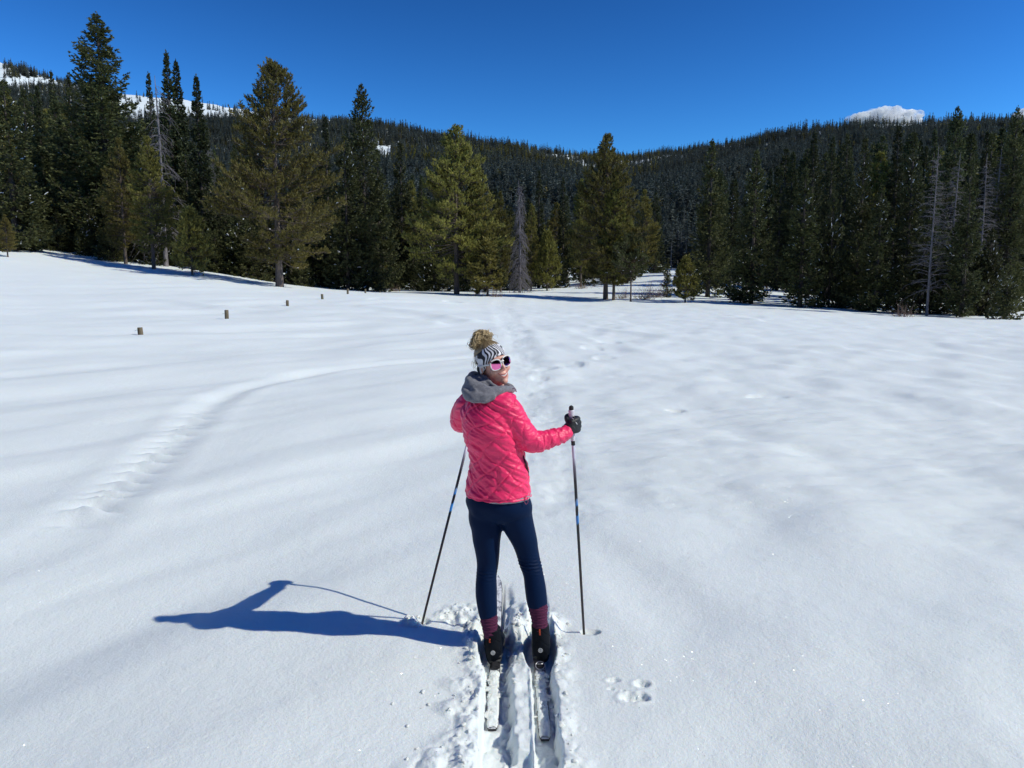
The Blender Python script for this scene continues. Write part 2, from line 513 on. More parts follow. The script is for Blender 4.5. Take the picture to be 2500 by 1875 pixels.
# ---- the snow field mesh: fine in front, coarse elsewhere
def polar(rr, aa):
    rg, ag = np.meshgrid(rr, aa, indexing='ij')
    x, y = rg * np.sin(ag), rg * np.cos(ag)
    return x.ravel(), y.ravel(), len(rr), len(aa)
def grid_quads(nr, na, closed=False):
    i, j = np.meshgrid(np.arange(nr - 1), np.arange(na if closed else na - 1), indexing='ij')
    j2 = (j + 1) % na
    a = i * na + j; b = i * na + j2; c = (i + 1) * na + j2; d = (i + 1) * na + j
    return np.stack([a, d, c, b], -1).reshape(-1, 4)
def geo(a, b, q): return np.exp(np.arange(math.log(a), math.log(b), q))
rr = np.concatenate([np.linspace(0.05, 2.2, 14), geo(2.3, 2.9, .006), geo(2.9, 4.75, .0026), geo(4.75, 13, .0052), geo(13, 60, .010), geo(60, 235, .018)])
deg = np.concatenate([np.arange(-180, -44, 4.0), np.arange(-44, -12, .17), np.arange(-12, 9, .085), np.arange(9, 44, .15), np.arange(44, 180, 4.0)])
if QUICK:
    rr = np.concatenate([rr[:14], rr[14::2]]); deg = np.concatenate([deg[:34], deg[34:-34:2], deg[-34:]])
X, Y, nr, na = polar(rr, np.radians(deg))
Z = snow_z(X, Y)
me = mesh_np("snow_field", np.stack([X, Y, Z], -1), quads=grid_quads(nr, na, True), smooth=True)
o = link("snow_field", me, M_SNOW); tag(o, kind='structure')
# the slopes behind
rr2 = np.concatenate([geo(225, 700, .02), geo(700, 2200, .022), np.array([2300., 3000.])])
deg2 = np.concatenate([np.arange(-180, -48, 6.0), np.arange(-48, 48, .35), np.arange(48, 180, 6.0)])
X, Y, nr, na = polar(rr2, np.radians(deg2))
Z = land(X, Y) + detail(X, Y)
Z[:na] -= 0.6                       # tuck the seam under the field
me = mesh_np("mountain_slopes", np.stack([X, Y, Z], -1), quads=grid_quads(nr, na, True), smooth=True)
o = link("mountain_slopes", me, M_SNOWFAR); tag(o, kind='structure')

# ------------------------------------------------------------------ tree building
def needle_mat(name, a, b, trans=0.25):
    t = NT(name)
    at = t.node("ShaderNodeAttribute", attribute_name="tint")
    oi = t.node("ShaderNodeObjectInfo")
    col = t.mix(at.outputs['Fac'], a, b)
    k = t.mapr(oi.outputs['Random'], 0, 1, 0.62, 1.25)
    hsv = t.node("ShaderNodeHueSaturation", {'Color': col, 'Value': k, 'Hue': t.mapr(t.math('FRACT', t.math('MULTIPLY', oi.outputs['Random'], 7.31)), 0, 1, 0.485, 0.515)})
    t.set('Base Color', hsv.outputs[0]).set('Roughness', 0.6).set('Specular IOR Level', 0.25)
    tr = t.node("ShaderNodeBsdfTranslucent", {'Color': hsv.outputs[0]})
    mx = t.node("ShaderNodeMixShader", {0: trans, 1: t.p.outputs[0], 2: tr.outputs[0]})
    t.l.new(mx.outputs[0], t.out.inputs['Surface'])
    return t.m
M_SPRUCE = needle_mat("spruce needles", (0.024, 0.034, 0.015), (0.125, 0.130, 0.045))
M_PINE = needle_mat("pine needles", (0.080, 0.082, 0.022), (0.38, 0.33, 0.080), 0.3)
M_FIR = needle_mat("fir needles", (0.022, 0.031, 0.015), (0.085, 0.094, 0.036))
M_FAR = needle_mat("haze-tinted distant needles", (0.055, 0.070, 0.068), (0.15, 0.168, 0.140), 0.15)  # lifted, bluish needle colour carries the distance haze; no air volume is built
def bark(name, a, b):
    t = NT(name)
    n = t.noise(9, 6, 0.7)
    mp = t.node("ShaderNodeMapping"); mp.inputs['Scale'].default_value = (14, 14, 3); t.l.new(t.obj(), mp.inputs[0])
    n2 = t.noise(1.0, 5, 0.7, mp.outputs[0])
    t.set('Base Color', t.mix(t.mapr(n2, .35, .65, 0, 1), a, b)).set('Roughness', 0.9)
    t.bump(n2, 0.8, 0.05)
    return t.m
M_BARK = bark("grey brown bark", (0.035, 0.027, 0.022), (0.10, 0.078, 0.065))
M_BARKP = bark("pine bark", (0.065, 0.050, 0.042), (0.17, 0.13, 0.105))
M_DEAD = bark("weathered dead wood", (0.10, 0.09, 0.095), (0.25, 0.225, 0.235))
M_DEADP = bark("pale dead wood", (0.11, 0.10, 0.112), (0.26, 0.24, 0.265))
M_CRUST = simple("snow on boughs", (0.86, 0.88, 0.92), 0.7)

def tubes(Pts, Rad, sides=3):
    """Pts (N,K,3), Rad (N,K) -> vertices and quads of N tapered tubes"""
    N, K, _ = Pts.shape
    T = np.gradient(Pts, axis=1)
    T /= np.linalg.norm(T, axis=2, keepdims=True) + 1e-9
    up = np.where(np.abs(T[..., 2:3]) > 0.9, np.array([1.0, 0, 0]), np.array([0, 0, 1.0]))
    A = np.cross(T, up); A /= np.linalg.norm(A, axis=2, keepdims=True) + 1e-9
    B = np.cross(T, A)
    th = np.arange(sides) * 2 * math.pi / sides
    V = Pts[:, :, None] + Rad[:, :, None, None] * (np.cos(th)[None, None, :, None] * A[:, :, None] + np.sin(th)[None, None, :, None] * B[:, :, None])
    n, k, s = np.meshgrid(np.arange(N), np.arange(K - 1), np.arange(sides), indexing='ij')
    base = n * K * sides
    s2 = (s + 1) % sides
    Q = np.stack([base + k * sides + s, base + k * sides + s2, base + (k + 1) * sides + s2, base + (k + 1) * sides + s], -1).reshape(-1, 4)
    return V.reshape(-1, 3), Q

def join(parts):
    Vs, Qs, off = [], [], 0
    for V, Q in parts:
        if len(V) == 0: continue
        Vs.append(V); Qs.append(Q + off); off += len(V)
    return np.concatenate(Vs), np.concatenate(Qs)

def leaves(base, d, L, w, rng):
    """kite-shaped needle sprays from base along d (rows), length L, width w"""
    n = len(base)
    d = d / (np.linalg.norm(d, axis=1, keepdims=True) + 1e-9)
    rnd = rng.normal(size=(n, 3))
    s = np.cross(d, rnd); s /= np.linalg.norm(s, axis=1, keepdims=True) + 1e-9
    L = L[:, None]; w = w[:, None]
    V = np.stack([base, base + d * L * .45 + s * w * .5, base + d * L, base + d * L * .45 - s * w * .5], 1)
    Q = np.arange(n * 4).reshape(n, 4)
    return V.reshape(-1, 3), Q

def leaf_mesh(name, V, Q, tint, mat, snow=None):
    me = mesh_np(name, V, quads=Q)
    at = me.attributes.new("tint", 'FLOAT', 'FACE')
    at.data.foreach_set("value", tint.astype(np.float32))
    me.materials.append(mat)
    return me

def trunk_mesh(name, H, r0, rng, mat, lean=0.0, k=10, sides=8, bend=0.15, parts=()):
    t = np.linspace(0, 1, k)
    px = lean * t * H + bend * np.sin(t * 3 + rng.uniform(0, 6)) * t
    py = bend * np.sin(t * 2.3 + rng.uniform(0, 6)) * t
    pts = np.stack([px, py, t * H - 0.5 * (t == 0)], -1)[None]
    rad = (r0 * (1 - t) ** 0.8 + 0.015)[None] * (1 + 0.25 * np.exp(-t * 25))
    V, Q = join([tubes(pts, rad, sides)] + list(parts))
    me = mesh_np(name, V, quads=Q, smooth=True)
    me.materials.append(mat)
    return me, lambda z: np.stack([np.interp(z, t * H, px), np.interp(z, t * H, py), z], -1)

def make_conifer(name, seed, H, Rmax, kind='spruce', crown0=0.04, r0=None, dens=1.0, mat=None, irr=0.25, power=0.85, leafw=1.0, skew=0.0):
    """returns (trunk mesh, crown mesh, snow mesh)"""
    rng = np.random.default_rng(seed)
    r0 = r0 or H * 0.012
    pine = kind == 'pine'
    nb = int((H / 20) * (330 if not pine else 250) * dens)
    t = np.sort(rng.uniform(0, 1, nb) ** (0.9 if not pine else 0.85))
    z0 = (crown0 + (1 - crown0) * t) * H * 0.985
    az = rng.uniform(0, 2 * math.pi, nb)
    prof = (1 - t) ** power
    if pine:
        prof = np.minimum(1, 0.5 + 2.2 * t) * (1 - t ** 1.8) ** 0.85 + 0.03
        # clumps of longer limbs and gaps
        zone = fbm(az * 0.9, z0 / 2.4, seed, 2)
        prof = prof * (1 + irr * 2.2 * zone)
    else:
        zone = fbm(az * 1.0, z0 / 2.0, seed, 2)
        prof = prof * (1 + irr * 1.6 * zone)
        prof *= np.minimum(1, 0.72 + 3 * t)
    Lb = 1.15 * Rmax * prof * rng.uniform(0.72, 1.08, nb) + 0.10
    Lb *= 1 + skew * np.cos(az)
    el0 = (np.interp(t, [0, .3, .7, 1], [-22, -14, 8, 48]) if not pine else np.interp(t, [0, .3, .7, 1], [-8, 0, 16, 52])) + rng.normal(0, 9, nb)
    el0 = np.radians(el0)
    K = 6
    s = np.linspace(0, 1, K)
    up = 0.30 if not pine else 0.12
    droop = np.where(t < 0.75, 0.22, 0.05) if not pine else np.full(nb, 0.05)
    rad = Lb[:, None] * s
    hz = rad * np.cos(el0)[:, None]
    vz = rad * np.sin(el0)[:, None] - (droop * Lb)[:, None] * np.sin(s * math.pi * 0.9) + (up * Lb)[:, None] * s ** 3
    wob = rng.normal(0, .06, (nb, 1)) * rad * s
    cx, sx = np.cos(az)[:, None], np.sin(az)[:, None]
    pts = np.stack([hz * cx - wob * sx, hz * sx + wob * cx, z0[:, None] + vz], -1)
    brad = np.maximum(0.006, (0.010 + 0.011 * Lb)[:, None] * (1 - s) ** .8)
    wood = [tubes(pts, brad, 3)]
    B, D, LL, WW, TT = [], [], [], [], []
    nt_all = np.clip((Lb / (0.115 if not pine else 0.135)).astype(int), 3, 40)
    snowp = []
    idx = np.repeat(np.arange(nb), nt_all)
    M = len(idx)
    inner = 0.02 if not pine else 0.28
    u = rng.uniform(0, 1, M) ** 0.75 * (1 - inner) + inner
    side = np.where(rng.uniform(size=M) < .5, -1.0, 1.0)
    f = u * (K - 1); i0 = np.clip(f.astype(int), 0, K - 2); fr = (f - i0)[:, None]
    p0 = pts[idx, i0] * (1 - fr) + pts[idx, i0 + 1] * fr
    tan = pts[idx, i0 + 1] - pts[idx, i0]; tan /= np.linalg.norm(tan, axis=1, keepdims=True) + 1e-9
    lat = np.cross(tan, [0, 0, 1.0]); lat /= np.linalg.norm(lat, axis=1, keepdims=True) + 1e-9
    ang = rng.uniform(0.35, 1.1, M)[:, None]
    if not pine:
        d = tan * np.cos(ang) + lat * side[:, None] * np.sin(ang)
        d[:, 2] += rng.uniform(-0.42, 0.10, M)
        tl = (0.16 + 0.34 * Lb[idx] * (1.08 - u)) * rng.uniform(.6, 1.15, M)
        tl = np.minimum(tl, 0.95)
        n_l = 5
        for k in range(n_l):
            fk = (k + rng.uniform(0, .9, M)) / n_l
            b = p0 + d * (tl * fk)[:, None]
            b[:, 2] -= 0.10 * tl * fk ** 2
            dd = d + rng.normal(0, .42, (M, 3)); dd[:, 2] += 0.10
            B.append(b); D.append(dd)
            LL.append(rng.uniform(.16, .34, M) * (0.8 + 0.25 * (H / 20)) * (.5 + .5 * np.sqrt(1 - t[idx])))
            WW.append(rng.uniform(.085, .165, M) * leafw)
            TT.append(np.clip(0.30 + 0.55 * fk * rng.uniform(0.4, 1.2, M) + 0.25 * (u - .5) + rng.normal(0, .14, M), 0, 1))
    else:
        # side shoots that turn up and end in brushes
        d = tan * np.cos(ang) + lat * side[:, None] * np.sin(ang)
        d[:, 2] += rng.uniform(-.45, .75, M)
        tl = (0.16 + 0.34 * Lb[idx] * (1.15 - u)) * rng.uniform(.4, 1.25, M)
        tl = np.minimum(tl, 1.1)
        q = p0 + d * tl[:, None]
        wood.append(tubes(np.stack([p0, (p0 + q) / 2 + [0, 0, -.03], q], 1), np.tile([[.012, .008, .005]], (M, 1)), 3))
        clump = rng.uniform(0, 1, M)
        for k in range(11):
            fk = rng.uniform(0.25, 1.0, M)
            b = p0 + (q - p0) * fk[:, None]
            b[:, 2] += 0.16 * rng.uniform(0, 1, M) * fk
            dd = d * 0.5 + rng.normal(0, .55, (M, 3)); dd[:, 2] += 0.70
            B.append(b); D.append(dd)
            LL.append(rng.uniform(.15, .30, M))
            WW.append(rng.uniform(.050, .095, M) * leafw)
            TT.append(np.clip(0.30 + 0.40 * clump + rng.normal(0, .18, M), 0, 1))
        # dead inner twigs
        nd = int(nb * 2.2)
        j = rng.integers(0, nb, nd); j = j[t[j] < 0.72]
        uu = rng.uniform(.12, .6, len(j)); f = uu * (K - 1); i0 = np.clip(f.astype(int), 0, K - 2); fr = (f - i0)[:, None]
        a = pts[j, i0] * (1 - fr) + pts[j, i0 + 1] * fr
        dd = rng.normal(0, 1, (len(j), 3)); dd[:, 2] = -np.abs(dd[:, 2]) * .6 + .1
        dd /= np.linalg.norm(dd, axis=1, keepdims=True)
        ln = rng.uniform(.3, .95, len(j))[:, None]
        wood.append(tubes(np.stack([a, a + dd * ln * .5 + [0, 0, .05], a + dd * ln], 1), np.tile([[.014, .010, .005]], (len(j), 1)), 3))
    # the leader
    nl = 26
    zt = H * (1 - rng.uniform(0, .045, nl))
    B.append(np.stack([rng.normal(0, .03, nl), rng.normal(0, .03, nl), zt], -1)); dd = rng.normal(0, .22, (nl, 3)); dd[:, 2] = 1
    D.append(dd); LL.append(rng.uniform(.15, .32, nl)); WW.append(rng.uniform(.05, .09, nl)); TT.append(rng.uniform(.3, .7, nl))
    B, D, LL, WW, TT = map(np.concatenate, (B, D, LL, WW, TT))
    V, Q = leaves(B, D, LL, WW, rng)
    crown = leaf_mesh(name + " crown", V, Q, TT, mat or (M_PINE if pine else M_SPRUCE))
    trunk, _ = trunk_mesh(name + " trunk", H * .99, r0, rng, M_BARKP if pine else M_BARK, bend=0.0, parts=wood)
    # pats of snow lying on boughs
    ns = 60
    j = rng.integers(0, nb, ns * 3); j = j[(t[j] < .85)][:ns]
    uu = rng.uniform(.45, .95, len(j)); f = uu * (K - 1); i0 = np.clip(f.astype(int), 0, K - 2); fr = (f - i0)[:, None]
    c = pts[j, i0] * (1 - fr) + pts[j, i0 + 1] * fr + [0, 0, .04]
    dv = pts[j, i0 + 1] - pts[j, i0]; dv /= np.linalg.norm(dv, axis=1, keepdims=True) + 1e-9
    ln = rng.uniform(.12, .42, len(j))[:, None]
    pp = np.stack([c - dv * ln * .55, c - dv * ln * .4, c + [0, 0, .02], c + dv * ln * .4, c + dv * ln * .55], 1)
    rr_ = rng.uniform(.02, .05, len(j))[:, None] * np.array([[.05, .8, 1, .75, .05]])
    V, Q = tubes(pp, rr_, 6)
    sn = mesh_np(name + " snow", V, quads=Q, smooth=True); sn.materials.append(M_CRUST)
    print(name, "crown quads", len(crown.polygons), "wood", len(trunk.polygons))
    return trunk, crown, sn

def make_snag(name, seed, H, Rmax, droop=0.5, nb=150, crown0=.2, r0=.14, twig=4, topbare=0.05, mat=None):
    mat = mat or M_DEAD
    rng = np.random.default_rng(seed)
    t = rng.uniform(0, 1, nb)
    z0 = (crown0 + (1 - crown0 - topbare) * t) * H
    az = rng.uniform(0, 2 * math.pi, nb)
    Lb = Rmax * (0.25 + 0.75 * (1 - t) ** .8) * rng.uniform(.45, 1.1, nb)
    K = 7; s = np.linspace(0, 1, K)
    rad = Lb[:, None] * s
    el = np.radians(rng.normal(15, 12, nb))
    hz = rad * np.cos(el)[:, None]
    vz = rad * np.sin(el)[:, None] - (droop * Lb)[:, None] * s ** 2
    pts = np.stack([hz * np.cos(az)[:, None], hz * np.sin(az)[:, None], z0[:, None] + vz], -1) + rng.normal(0, .015, (nb, K, 3)) * s[None, :, None]
    wood = [tubes(pts, (0.014 + .010 * Lb)[:, None] * (1 - s * .75), 3)]
    for _ in range(twig):
        j = np.arange(nb); uu = rng.uniform(.3, .95, nb); f = uu * (K - 1); i0 = np.clip(f.astype(int), 0, K - 2); fr = (f - i0)[:, None]
        a = pts[j, i0] * (1 - fr) + pts[j, i0 + 1] * fr
        dd = (pts[j, i0 + 1] - pts[j, i0]); dd /= np.linalg.norm(dd, axis=1, keepdims=True) + 1e-9
        dd = dd + rng.normal(0, .6, (nb, 3)); dd[:, 2] -= 0.6 * droop
        ln = (Lb * rng.uniform(.12, .38, nb))[:, None]
        wood.append(tubes(np.stack([a, a + dd * ln * .5, a + dd * ln + [0, 0, -.06]], 1), np.tile([[.012, .009, .006]], (nb, 1)), 3))
    limb = mesh_np(name + " limbs", *[None] if False else (join(wood)[0],), quads=join(wood)[1], smooth=True)
    limb.materials.append(mat)
    trunk, _ = trunk_mesh(name + " trunk", H, r0, rng, mat, bend=.12)
    return trunk, limb

SP = {}
SP['big'] = make_conifer("big spruce", 11, 24.0, 4.6, dens=1.2, irr=.36, power=.80, r0=.33)
SP['pair'] = make_conifer("spruce", 12, 19.0, 3.1, dens=1.05, irr=.42, power=.74, crown0=.07, r0=.2)
SP['mid'] = make_conifer("middle spruce", 13, 16.0, 2.0, dens=1.0, irr=.30, power=.88, crown0=.05)
SP['mid2'] = make_conifer("middle spruce two", 14, 15.0, 2.35, dens=1.0, irr=.40, power=.80, crown0=.06)
SP['fir'] = make_conifer("narrow fir", 15, 18.0, 1.55, dens=1.0, irr=.22, power=.92, mat=M_FIR)
SP['spire'] = make_conifer("spire fir", 16, 20.0, 1.6, dens=1.35, irr=.12, power=.80, crown0=.03, mat=M_FIR, leafw=1.2)
SP['snowy'] = make_conifer("snow dusted spruce", 17, 6.0, 1.9, dens=1.5, irr=.3, power=.8, crown0=.01)
SP['pine'] = make_conifer("big pine", 21, 17.0, 4.0, 'pine', crown0=.13, irr=.36, dens=1.5, r0=.27)
SP['pine2'] = make_conifer("middle pine", 22, 13.5, 2.9, 'pine', crown0=.10, irr=.40, dens=1.6, r0=.21)
SP['pine3'] = make_conifer("tall pine", 23, 14.0, 2.0, 'pine', crown0=.12, irr=.30, dens=1.4, r0=.17)
SP['young'] = make_conifer("young pine", 24, 4.5, 1.0, 'pine', crown0=.06, irr=.12, dens=2.6, r0=.06)
SP['scrub'] = make_conifer("gaunt pine", 25, 6.0, 1.9, 'pine', crown0=.42, irr=.45, dens=1.5, r0=.08, mat=M_SPRUCE)
SNAG = {}
SNAG['droop'] = make_snag("drooping snag", 31, 16.0, 3.0, droop=.75, nb=120, crown0=.12, r0=.17, twig=4)
SNAG['pale'] = make_snag("pale snag", 32, 10.0, 1.5, droop=.9, nb=330, crown0=.05, r0=.12, twig=6, mat=M_DEADP)
SNAG['bare'] = make_snag("bare snag", 33, 14.0, 1.9, droop=.22, nb=190, crown0=.15, r0=.085, twig=4)

TREE_N = [0]
def put_tree(kind, x, y, h, label, cat='tree', group=None, width=1.0, rz=None, snow=False, name=None, lean=0.0, z=None, dead=False):
    rng = random.Random(TREE_N[0] * 7 + 3); TREE_N[0] += 1
    H0 = {'big': 24, 'pair': 19, 'mid': 16, 'mid2': 15, 'fir': 18, 'spire': 20, 'snowy': 6, 'pine': 17, 'pine2': 13.5, 'pine3': 14, 'young': 4.5, 'scrub': 6,
          'droop': 16, 'pale': 10, 'bare': 14}[kind]
    nm = name or {'pine': 'pine_tree', 'pine2': 'pine_tree', 'pine3': 'pine_tree', 'young': 'young_pine', 'scrub': 'pine_tree', 'fir': 'fir_tree', 'spire': 'fir_tree'}.get(kind, 'dead_tree' if dead else 'spruce_tree')
    zz = (lz(x, y) if z is None else z) - 0.05
    e = empty(nm, (x, y, zz), rng.uniform(0, 6.28) if rz is None else rz)
    e.rotation_euler[1] = lean
    k = h / H0
    e.scale = (k * width, k * width, k)
    if dead:
        tr, cr = SNAG[kind]
        link('trunk', tr, None, e); link('branches', cr, None, e)
    else:
        tr, cr, sn = SP[kind]
        link('trunk', tr, None, e); link('crown', cr, None, e)
        if snow:
            s_ = link('snow_patches', sn, None, e); s_['kind'] = 'stuff'
    tag(e, label, cat, group)
    return e

def tree_px(kind, px, top, base, D, label, tip=.8, **kw):
    """a tree whose foot and tip are seen at these photo rows, standing at distance D"""
    x = (ray(px, base)[0] * (1 - tip) + ray(px, top)[0] * tip) * D
    zt = P(px, top, D).z
    zb = lz(x, D)
    return put_tree(kind, x, D, zt - zb, label, **kw)

FRONT = [  # kind, column, tip row, foot row, distance, label, options
    ('big', 243, 27, 640, 74, "tallest dark spruce with ragged wide crown, left of the spires", dict(snow=True, width=1.5)),
    ('pine', 675, 152, 703, 58, "big olive pine standing alone on the snow, bare stout lower trunk, left of centre", dict(rz=0.4, snow=True, width=1.0, tip=.4)),
    ('pair', 885, 203, 712, 69, "dark spruce with needle-sharp tip right of the big lone pine", dict(snow=True, width=.98)),
    ('mid2', 842, 330, 710, 67, "broad dark spruce close beside the sharp-tipped spruce, on its left", dict(snow=True, width=1.05)),
    ('mid', 922, 360, 710, 71, "dark spruce tucked against the right side of the sharp-tipped spruce", dict(width=1.05)),
    ('fir', 796, 282, 700, 78, "narrow dark fir in the gap between lone pine and sharp-tipped spruce", dict(width=1.0)),
    ('pine2', 1112, 312, 716, 65, "olive pine with broad crown directly above the skier, bushy at its foot", dict(rz=2.0, width=1.0)),
    ('pine3', 1165, 395, 712, 66, "olive pine leaning on the right flank of the broad pine above the skier", dict(width=1.0)),
    ('young', 1190, 590, 714, 63, "bushy yellow-green pine at the right foot of the broad pine above the skier", dict(width=1.35)),
    ('pine3', 1222, 470, 710, 72, "slim green pine just left of the pale grey dead tree", dict(width=.8)),
    ('pine2', 1483, 333, 732, 62, "tall olive pine with two pale trunks right of the trail", dict(rz=1.0, width=.92)),
    ('pine3', 1502, 420, 732, 61.5, "shorter olive pine sharing the foot of the two-trunked pine", dict(width=.9)),
    ('scrub', 1542, 586, 735, 60, "dark flat-topped pine on a thin bare trunk right of the trail", dict(width=1.0, snow=True)),
    ('mid', 1630, 628, 724, 66, "sparse little spruce in front of the snowy gap", dict(width=1.25)),
    ('young', 1675, 630, 738, 59, "small rounded olive pine standing clear on the snow edge right of the gap", dict(width=1.15)),
    ('mid', 1737, 340, 730, 68, "tall olive-tipped pine behind the small rounded pine", dict(width=1.15)),
    ('mid2', 1845, 366, 739, 60, "wide dark spruce with twin trunks showing at the snow edge", dict(width=1.1, snow=True)),
    ('mid', 1965, 408, 750, 57, "dark spruce with light olive top, second wide one right of the gap", dict(width=1.35, snow=True)),
    ('fir', 1985, 322, 745, 70, "tall narrow fir rising behind the olive-topped spruce", dict(width=1.15)),
    ('fir', 2030, 331, 745, 66, "narrow fir right of the tall fir behind the olive-topped spruce", dict(width=1.0)),
    ('snowy', 2034, 470, 752, 58, "slim spruce flecked with snow on its lower boughs", dict(width=.55, snow=True)),
    ('fir', 2066, 322, 755, 63, "pointed fir just right of the snow-flecked slim spruce", dict(width=1.0)),
    ('mid', 2108, 333, 760, 60, "dark spruce in the middle of the right-hand wall of trees", dict(width=.9, snow=True)),
    ('mid2', 2150, 450, 764, 55, "low broad spruce with snowy boughs in the right-hand wall of trees", dict(width=1.1, snow=True)),
    ('fir', 2190, 303, 764, 62, "tall fir with blunt top left of the dead trees on the right", dict(width=1.15)),
    ('mid', 2228, 318, 766, 57, "slender spruce standing just left of the bare dead trunks", dict(width=.95, snow=True)),
    ('fir', 2278, 312, 768, 66, "narrow fir behind the first bare dead trunk on the right", dict(width=.95)),
    ('pair', 2332, 258, 770, 68, "tallest spruce of the right-hand wall, rising over the dead trees", dict(width=.85)),
    ('mid', 2369, 385, 775, 50, "narrow olive-green spruce between the two groups of dead trees", dict(width=1.0)),
    ('fir', 2405, 318, 774, 60, "dark fir between the olive-green spruce and the right edge", dict(width=1.05)),
    ('big', 2478, 256, 776, 58, "massive dark spruce cut by the right edge", dict(width=.85, snow=True)),
    ('snowy', 2461, 646, 778, 47, "small spruce covered with snow flecks near the right edge", dict(width=.95, snow=True)),
    ('snowy', 2420, 560, 776, 52, "young dark spruce beside the small snow-flecked one", dict(width=.7, snow=True)),
    ('mid2', 14, 196, 602, 64, "olive-brown conifer cut by the left edge", dict(width=1.35, snow=True)),
    ('pine3', 12, 523, 600, 58, "little bright olive pine at the very left edge", dict(width=1.3)),
    ('mid', 62, 214, 610, 72, "dark conifer right of the olive-brown one at the left edge", dict(width=.95, snow=True)),
    ('fir', 96, 205, 612, 80, "second dark conifer from the left edge, tip under the snowy mountain", dict(width=1.1)),
    ('fir', 131, 172, 618, 86, "slim conifer whose tip crosses the snowy mountain at left", dict(width=.8)),
    ('mid', 172, 180, 625, 82, "dark conifer against the left side of the tallest spruce", dict(width=.8, snow=True)),
    ('mid2', 322, 300, 640, 78, "dark spruce in the shade right of the tallest spruce", dict(width=1.0)),
    ('pine3', 292, 340, 641, 64, "slim young olive pine in front of the tallest spruce", dict(width=.95)),
    ('pine3', 361, 336, 652, 61, "second slim olive pine, right of the one before the tallest spruce", dict(width=1.05)),
    ('snowy', 272, 525, 640, 66, "low dark spruce bush under the slim olive pines", dict(width=1.2)),
    ('snowy', 205, 545, 634, 68, "low blue-dark spruce spilling onto the snow under the tallest spruce", dict(width=1.2, snow=True)),
    ('young', 463, 512, 664, 58, "small pointed green pine alone at the snow edge left of the lone pine", dict(width=1.05)),
    ('fir', 367, 176, 645, 84, "thin-tipped fir left of the two black spires", dict(width=.85)),
    ('spire', 411, 124, 650, 80, "taller of the two black spires against the sky", dict(width=1.0)),
    ('spire', 434, 145, 650, 81, "shorter right-hand one of the two black spires", dict(width=.95)),
    ('spire', 483, 182, 660, 70, "slender fir right of the spires with a pale trunk showing low down", dict(width=1.05)),
    ('mid', 535, 400, 672, 72, "dark spruce filling the gap left of the lone pine", dict(width=1.1)),
    ('fir', 575, 350, 680, 76, "dark fir half hidden behind the left boughs of the lone pine", dict(width=1.1)),
    ('mid', 740, 420, 700, 74, "dark spruce behind the right boughs of the lone pine", dict(width=1.1)),
    ('mid', 978, 345, 706, 84, "shadowy spruce between the sharp-tipped spruce and the broad pine", dict(width=1.0)),
    ('mid2', 1030, 440, 708, 80, "dark spruce just left of the broad pine above the skier", dict(width=.9)),
    ('young', 942, 650, 704, 76, "tiny frosted conifer at the snow edge between the big trees", dict(width=1.0, snow=True)),
    ('pine3', 1297, 500, 705, 76, "narrow green conifer right of the pale dead tree", dict(width=.75)),
    ('fir', 1316, 415, 705, 84, "taller dark fir behind the narrow green conifer", dict(width=1.0)),
    ('young', 1336, 570, 704, 75, "small pointed conifer by the snow edge left of the trail", dict(width=.85)),
    ('fir', 1375, 430, 700, 90, "dark fir at the back, left of the two-trunked pine", dict(width=.95)),
    ('pine3', 1420, 440, 706, 82, "greenish conifer close behind the left side of the two-trunked pine", dict(width=.8)),
]
for kind, px, top, base, D, lab, kw in FRONT:
    tree_px(kind, px, top, base, D, lab, **kw)
for kind, px, top, base, D, lab, kw in [
    ('droop', 400, 182, 645, 66, "grey dead tree with long drooping bare branches before the black spires", dict(rz=0.3, width=1.0)),
    ('pale', 1269, 438, 704, 70, "pale grey dead tree with hanging twigs by the trail's end", dict(width=.85)),
    ('bare', 2268, 354, 769, 51, "leftmost bare dead trunk on the right, tallest and clearest of them", dict(width=1.0)),
    ('bare', 2318, 372, 770, 54, "second bare dead trunk on the right, just behind the leftmost", dict(width=1.0, rz=2.0)),
    ('bare', 2388, 372, 772, 56, "bare dead tree right of the olive-green spruce, nearest to it", dict(width=1.0, rz=4.0)),
    ('bare', 2418, 362, 774, 58, "last bare dead tree before the right edge", dict(width=1.15, rz=1.0)),
    ('droop', 520, 330, 668, 80, "dim grey dead tree in the gap left of the lone pine", dict(width=.8))]:
    tree_px(kind, px, top, base, D, lab, tip=0.2, dead=True, name='dead_tree', group='bare dead trees in the treeline', **kw)

# the wood behind the front row, each tree still its own thing
ZONES = [(60, "the conifers at the left edge"), (190, "the slim conifers left of the tallest spruce"), (330, "the tallest spruce"), (460, "the two black spires"), (600, "the gap left of the lone pine"),
         (780, "the big lone pine"), (960, "the sharp-tipped spruce"), (1180, "the broad pine above the skier"), (1400, "the pale grey dead tree"), (1600, "the two-trunked pine"),
         (1800, "the small rounded pine by the snowy gap"), (1930, "the wide twin-trunked spruce"), (2090, "the olive-topped spruce"), (2250, "the middle of the right-hand wall of trees"), (2390, "the bare dead trunks on the right"), (9999, "the massive spruce at the right edge")]
rng = random.Random(5)
front_xy = [(ray(f[1], f[3])[0] * f[4], f[4]) for f in FRONT]
BACK = []
for D, dens in ((82, 2.9), (94, 3.0), (108, 3.2), (124, 3.4), (142, 3.8), (162, 4.2)):
    x = -0.74 * D
    while x < 0.74 * D:
        xx, yy = x + rng.uniform(-1, 1), D + rng.uniform(-5, 5)
        px = 1250 + xx / yy * FPX * 0.99
        x += dens * rng.uniform(.75, 1.35)
        if 1565 < px < 1700 and yy < 135: continue
        if 1170 < px < 1560 and yy < 79: continue
        BACK.append((xx, yy, px))
random.Random(9).shuffle(BACK)
BACK.sort(key=lambda q: q[1])
print("back trees", len(BACK))
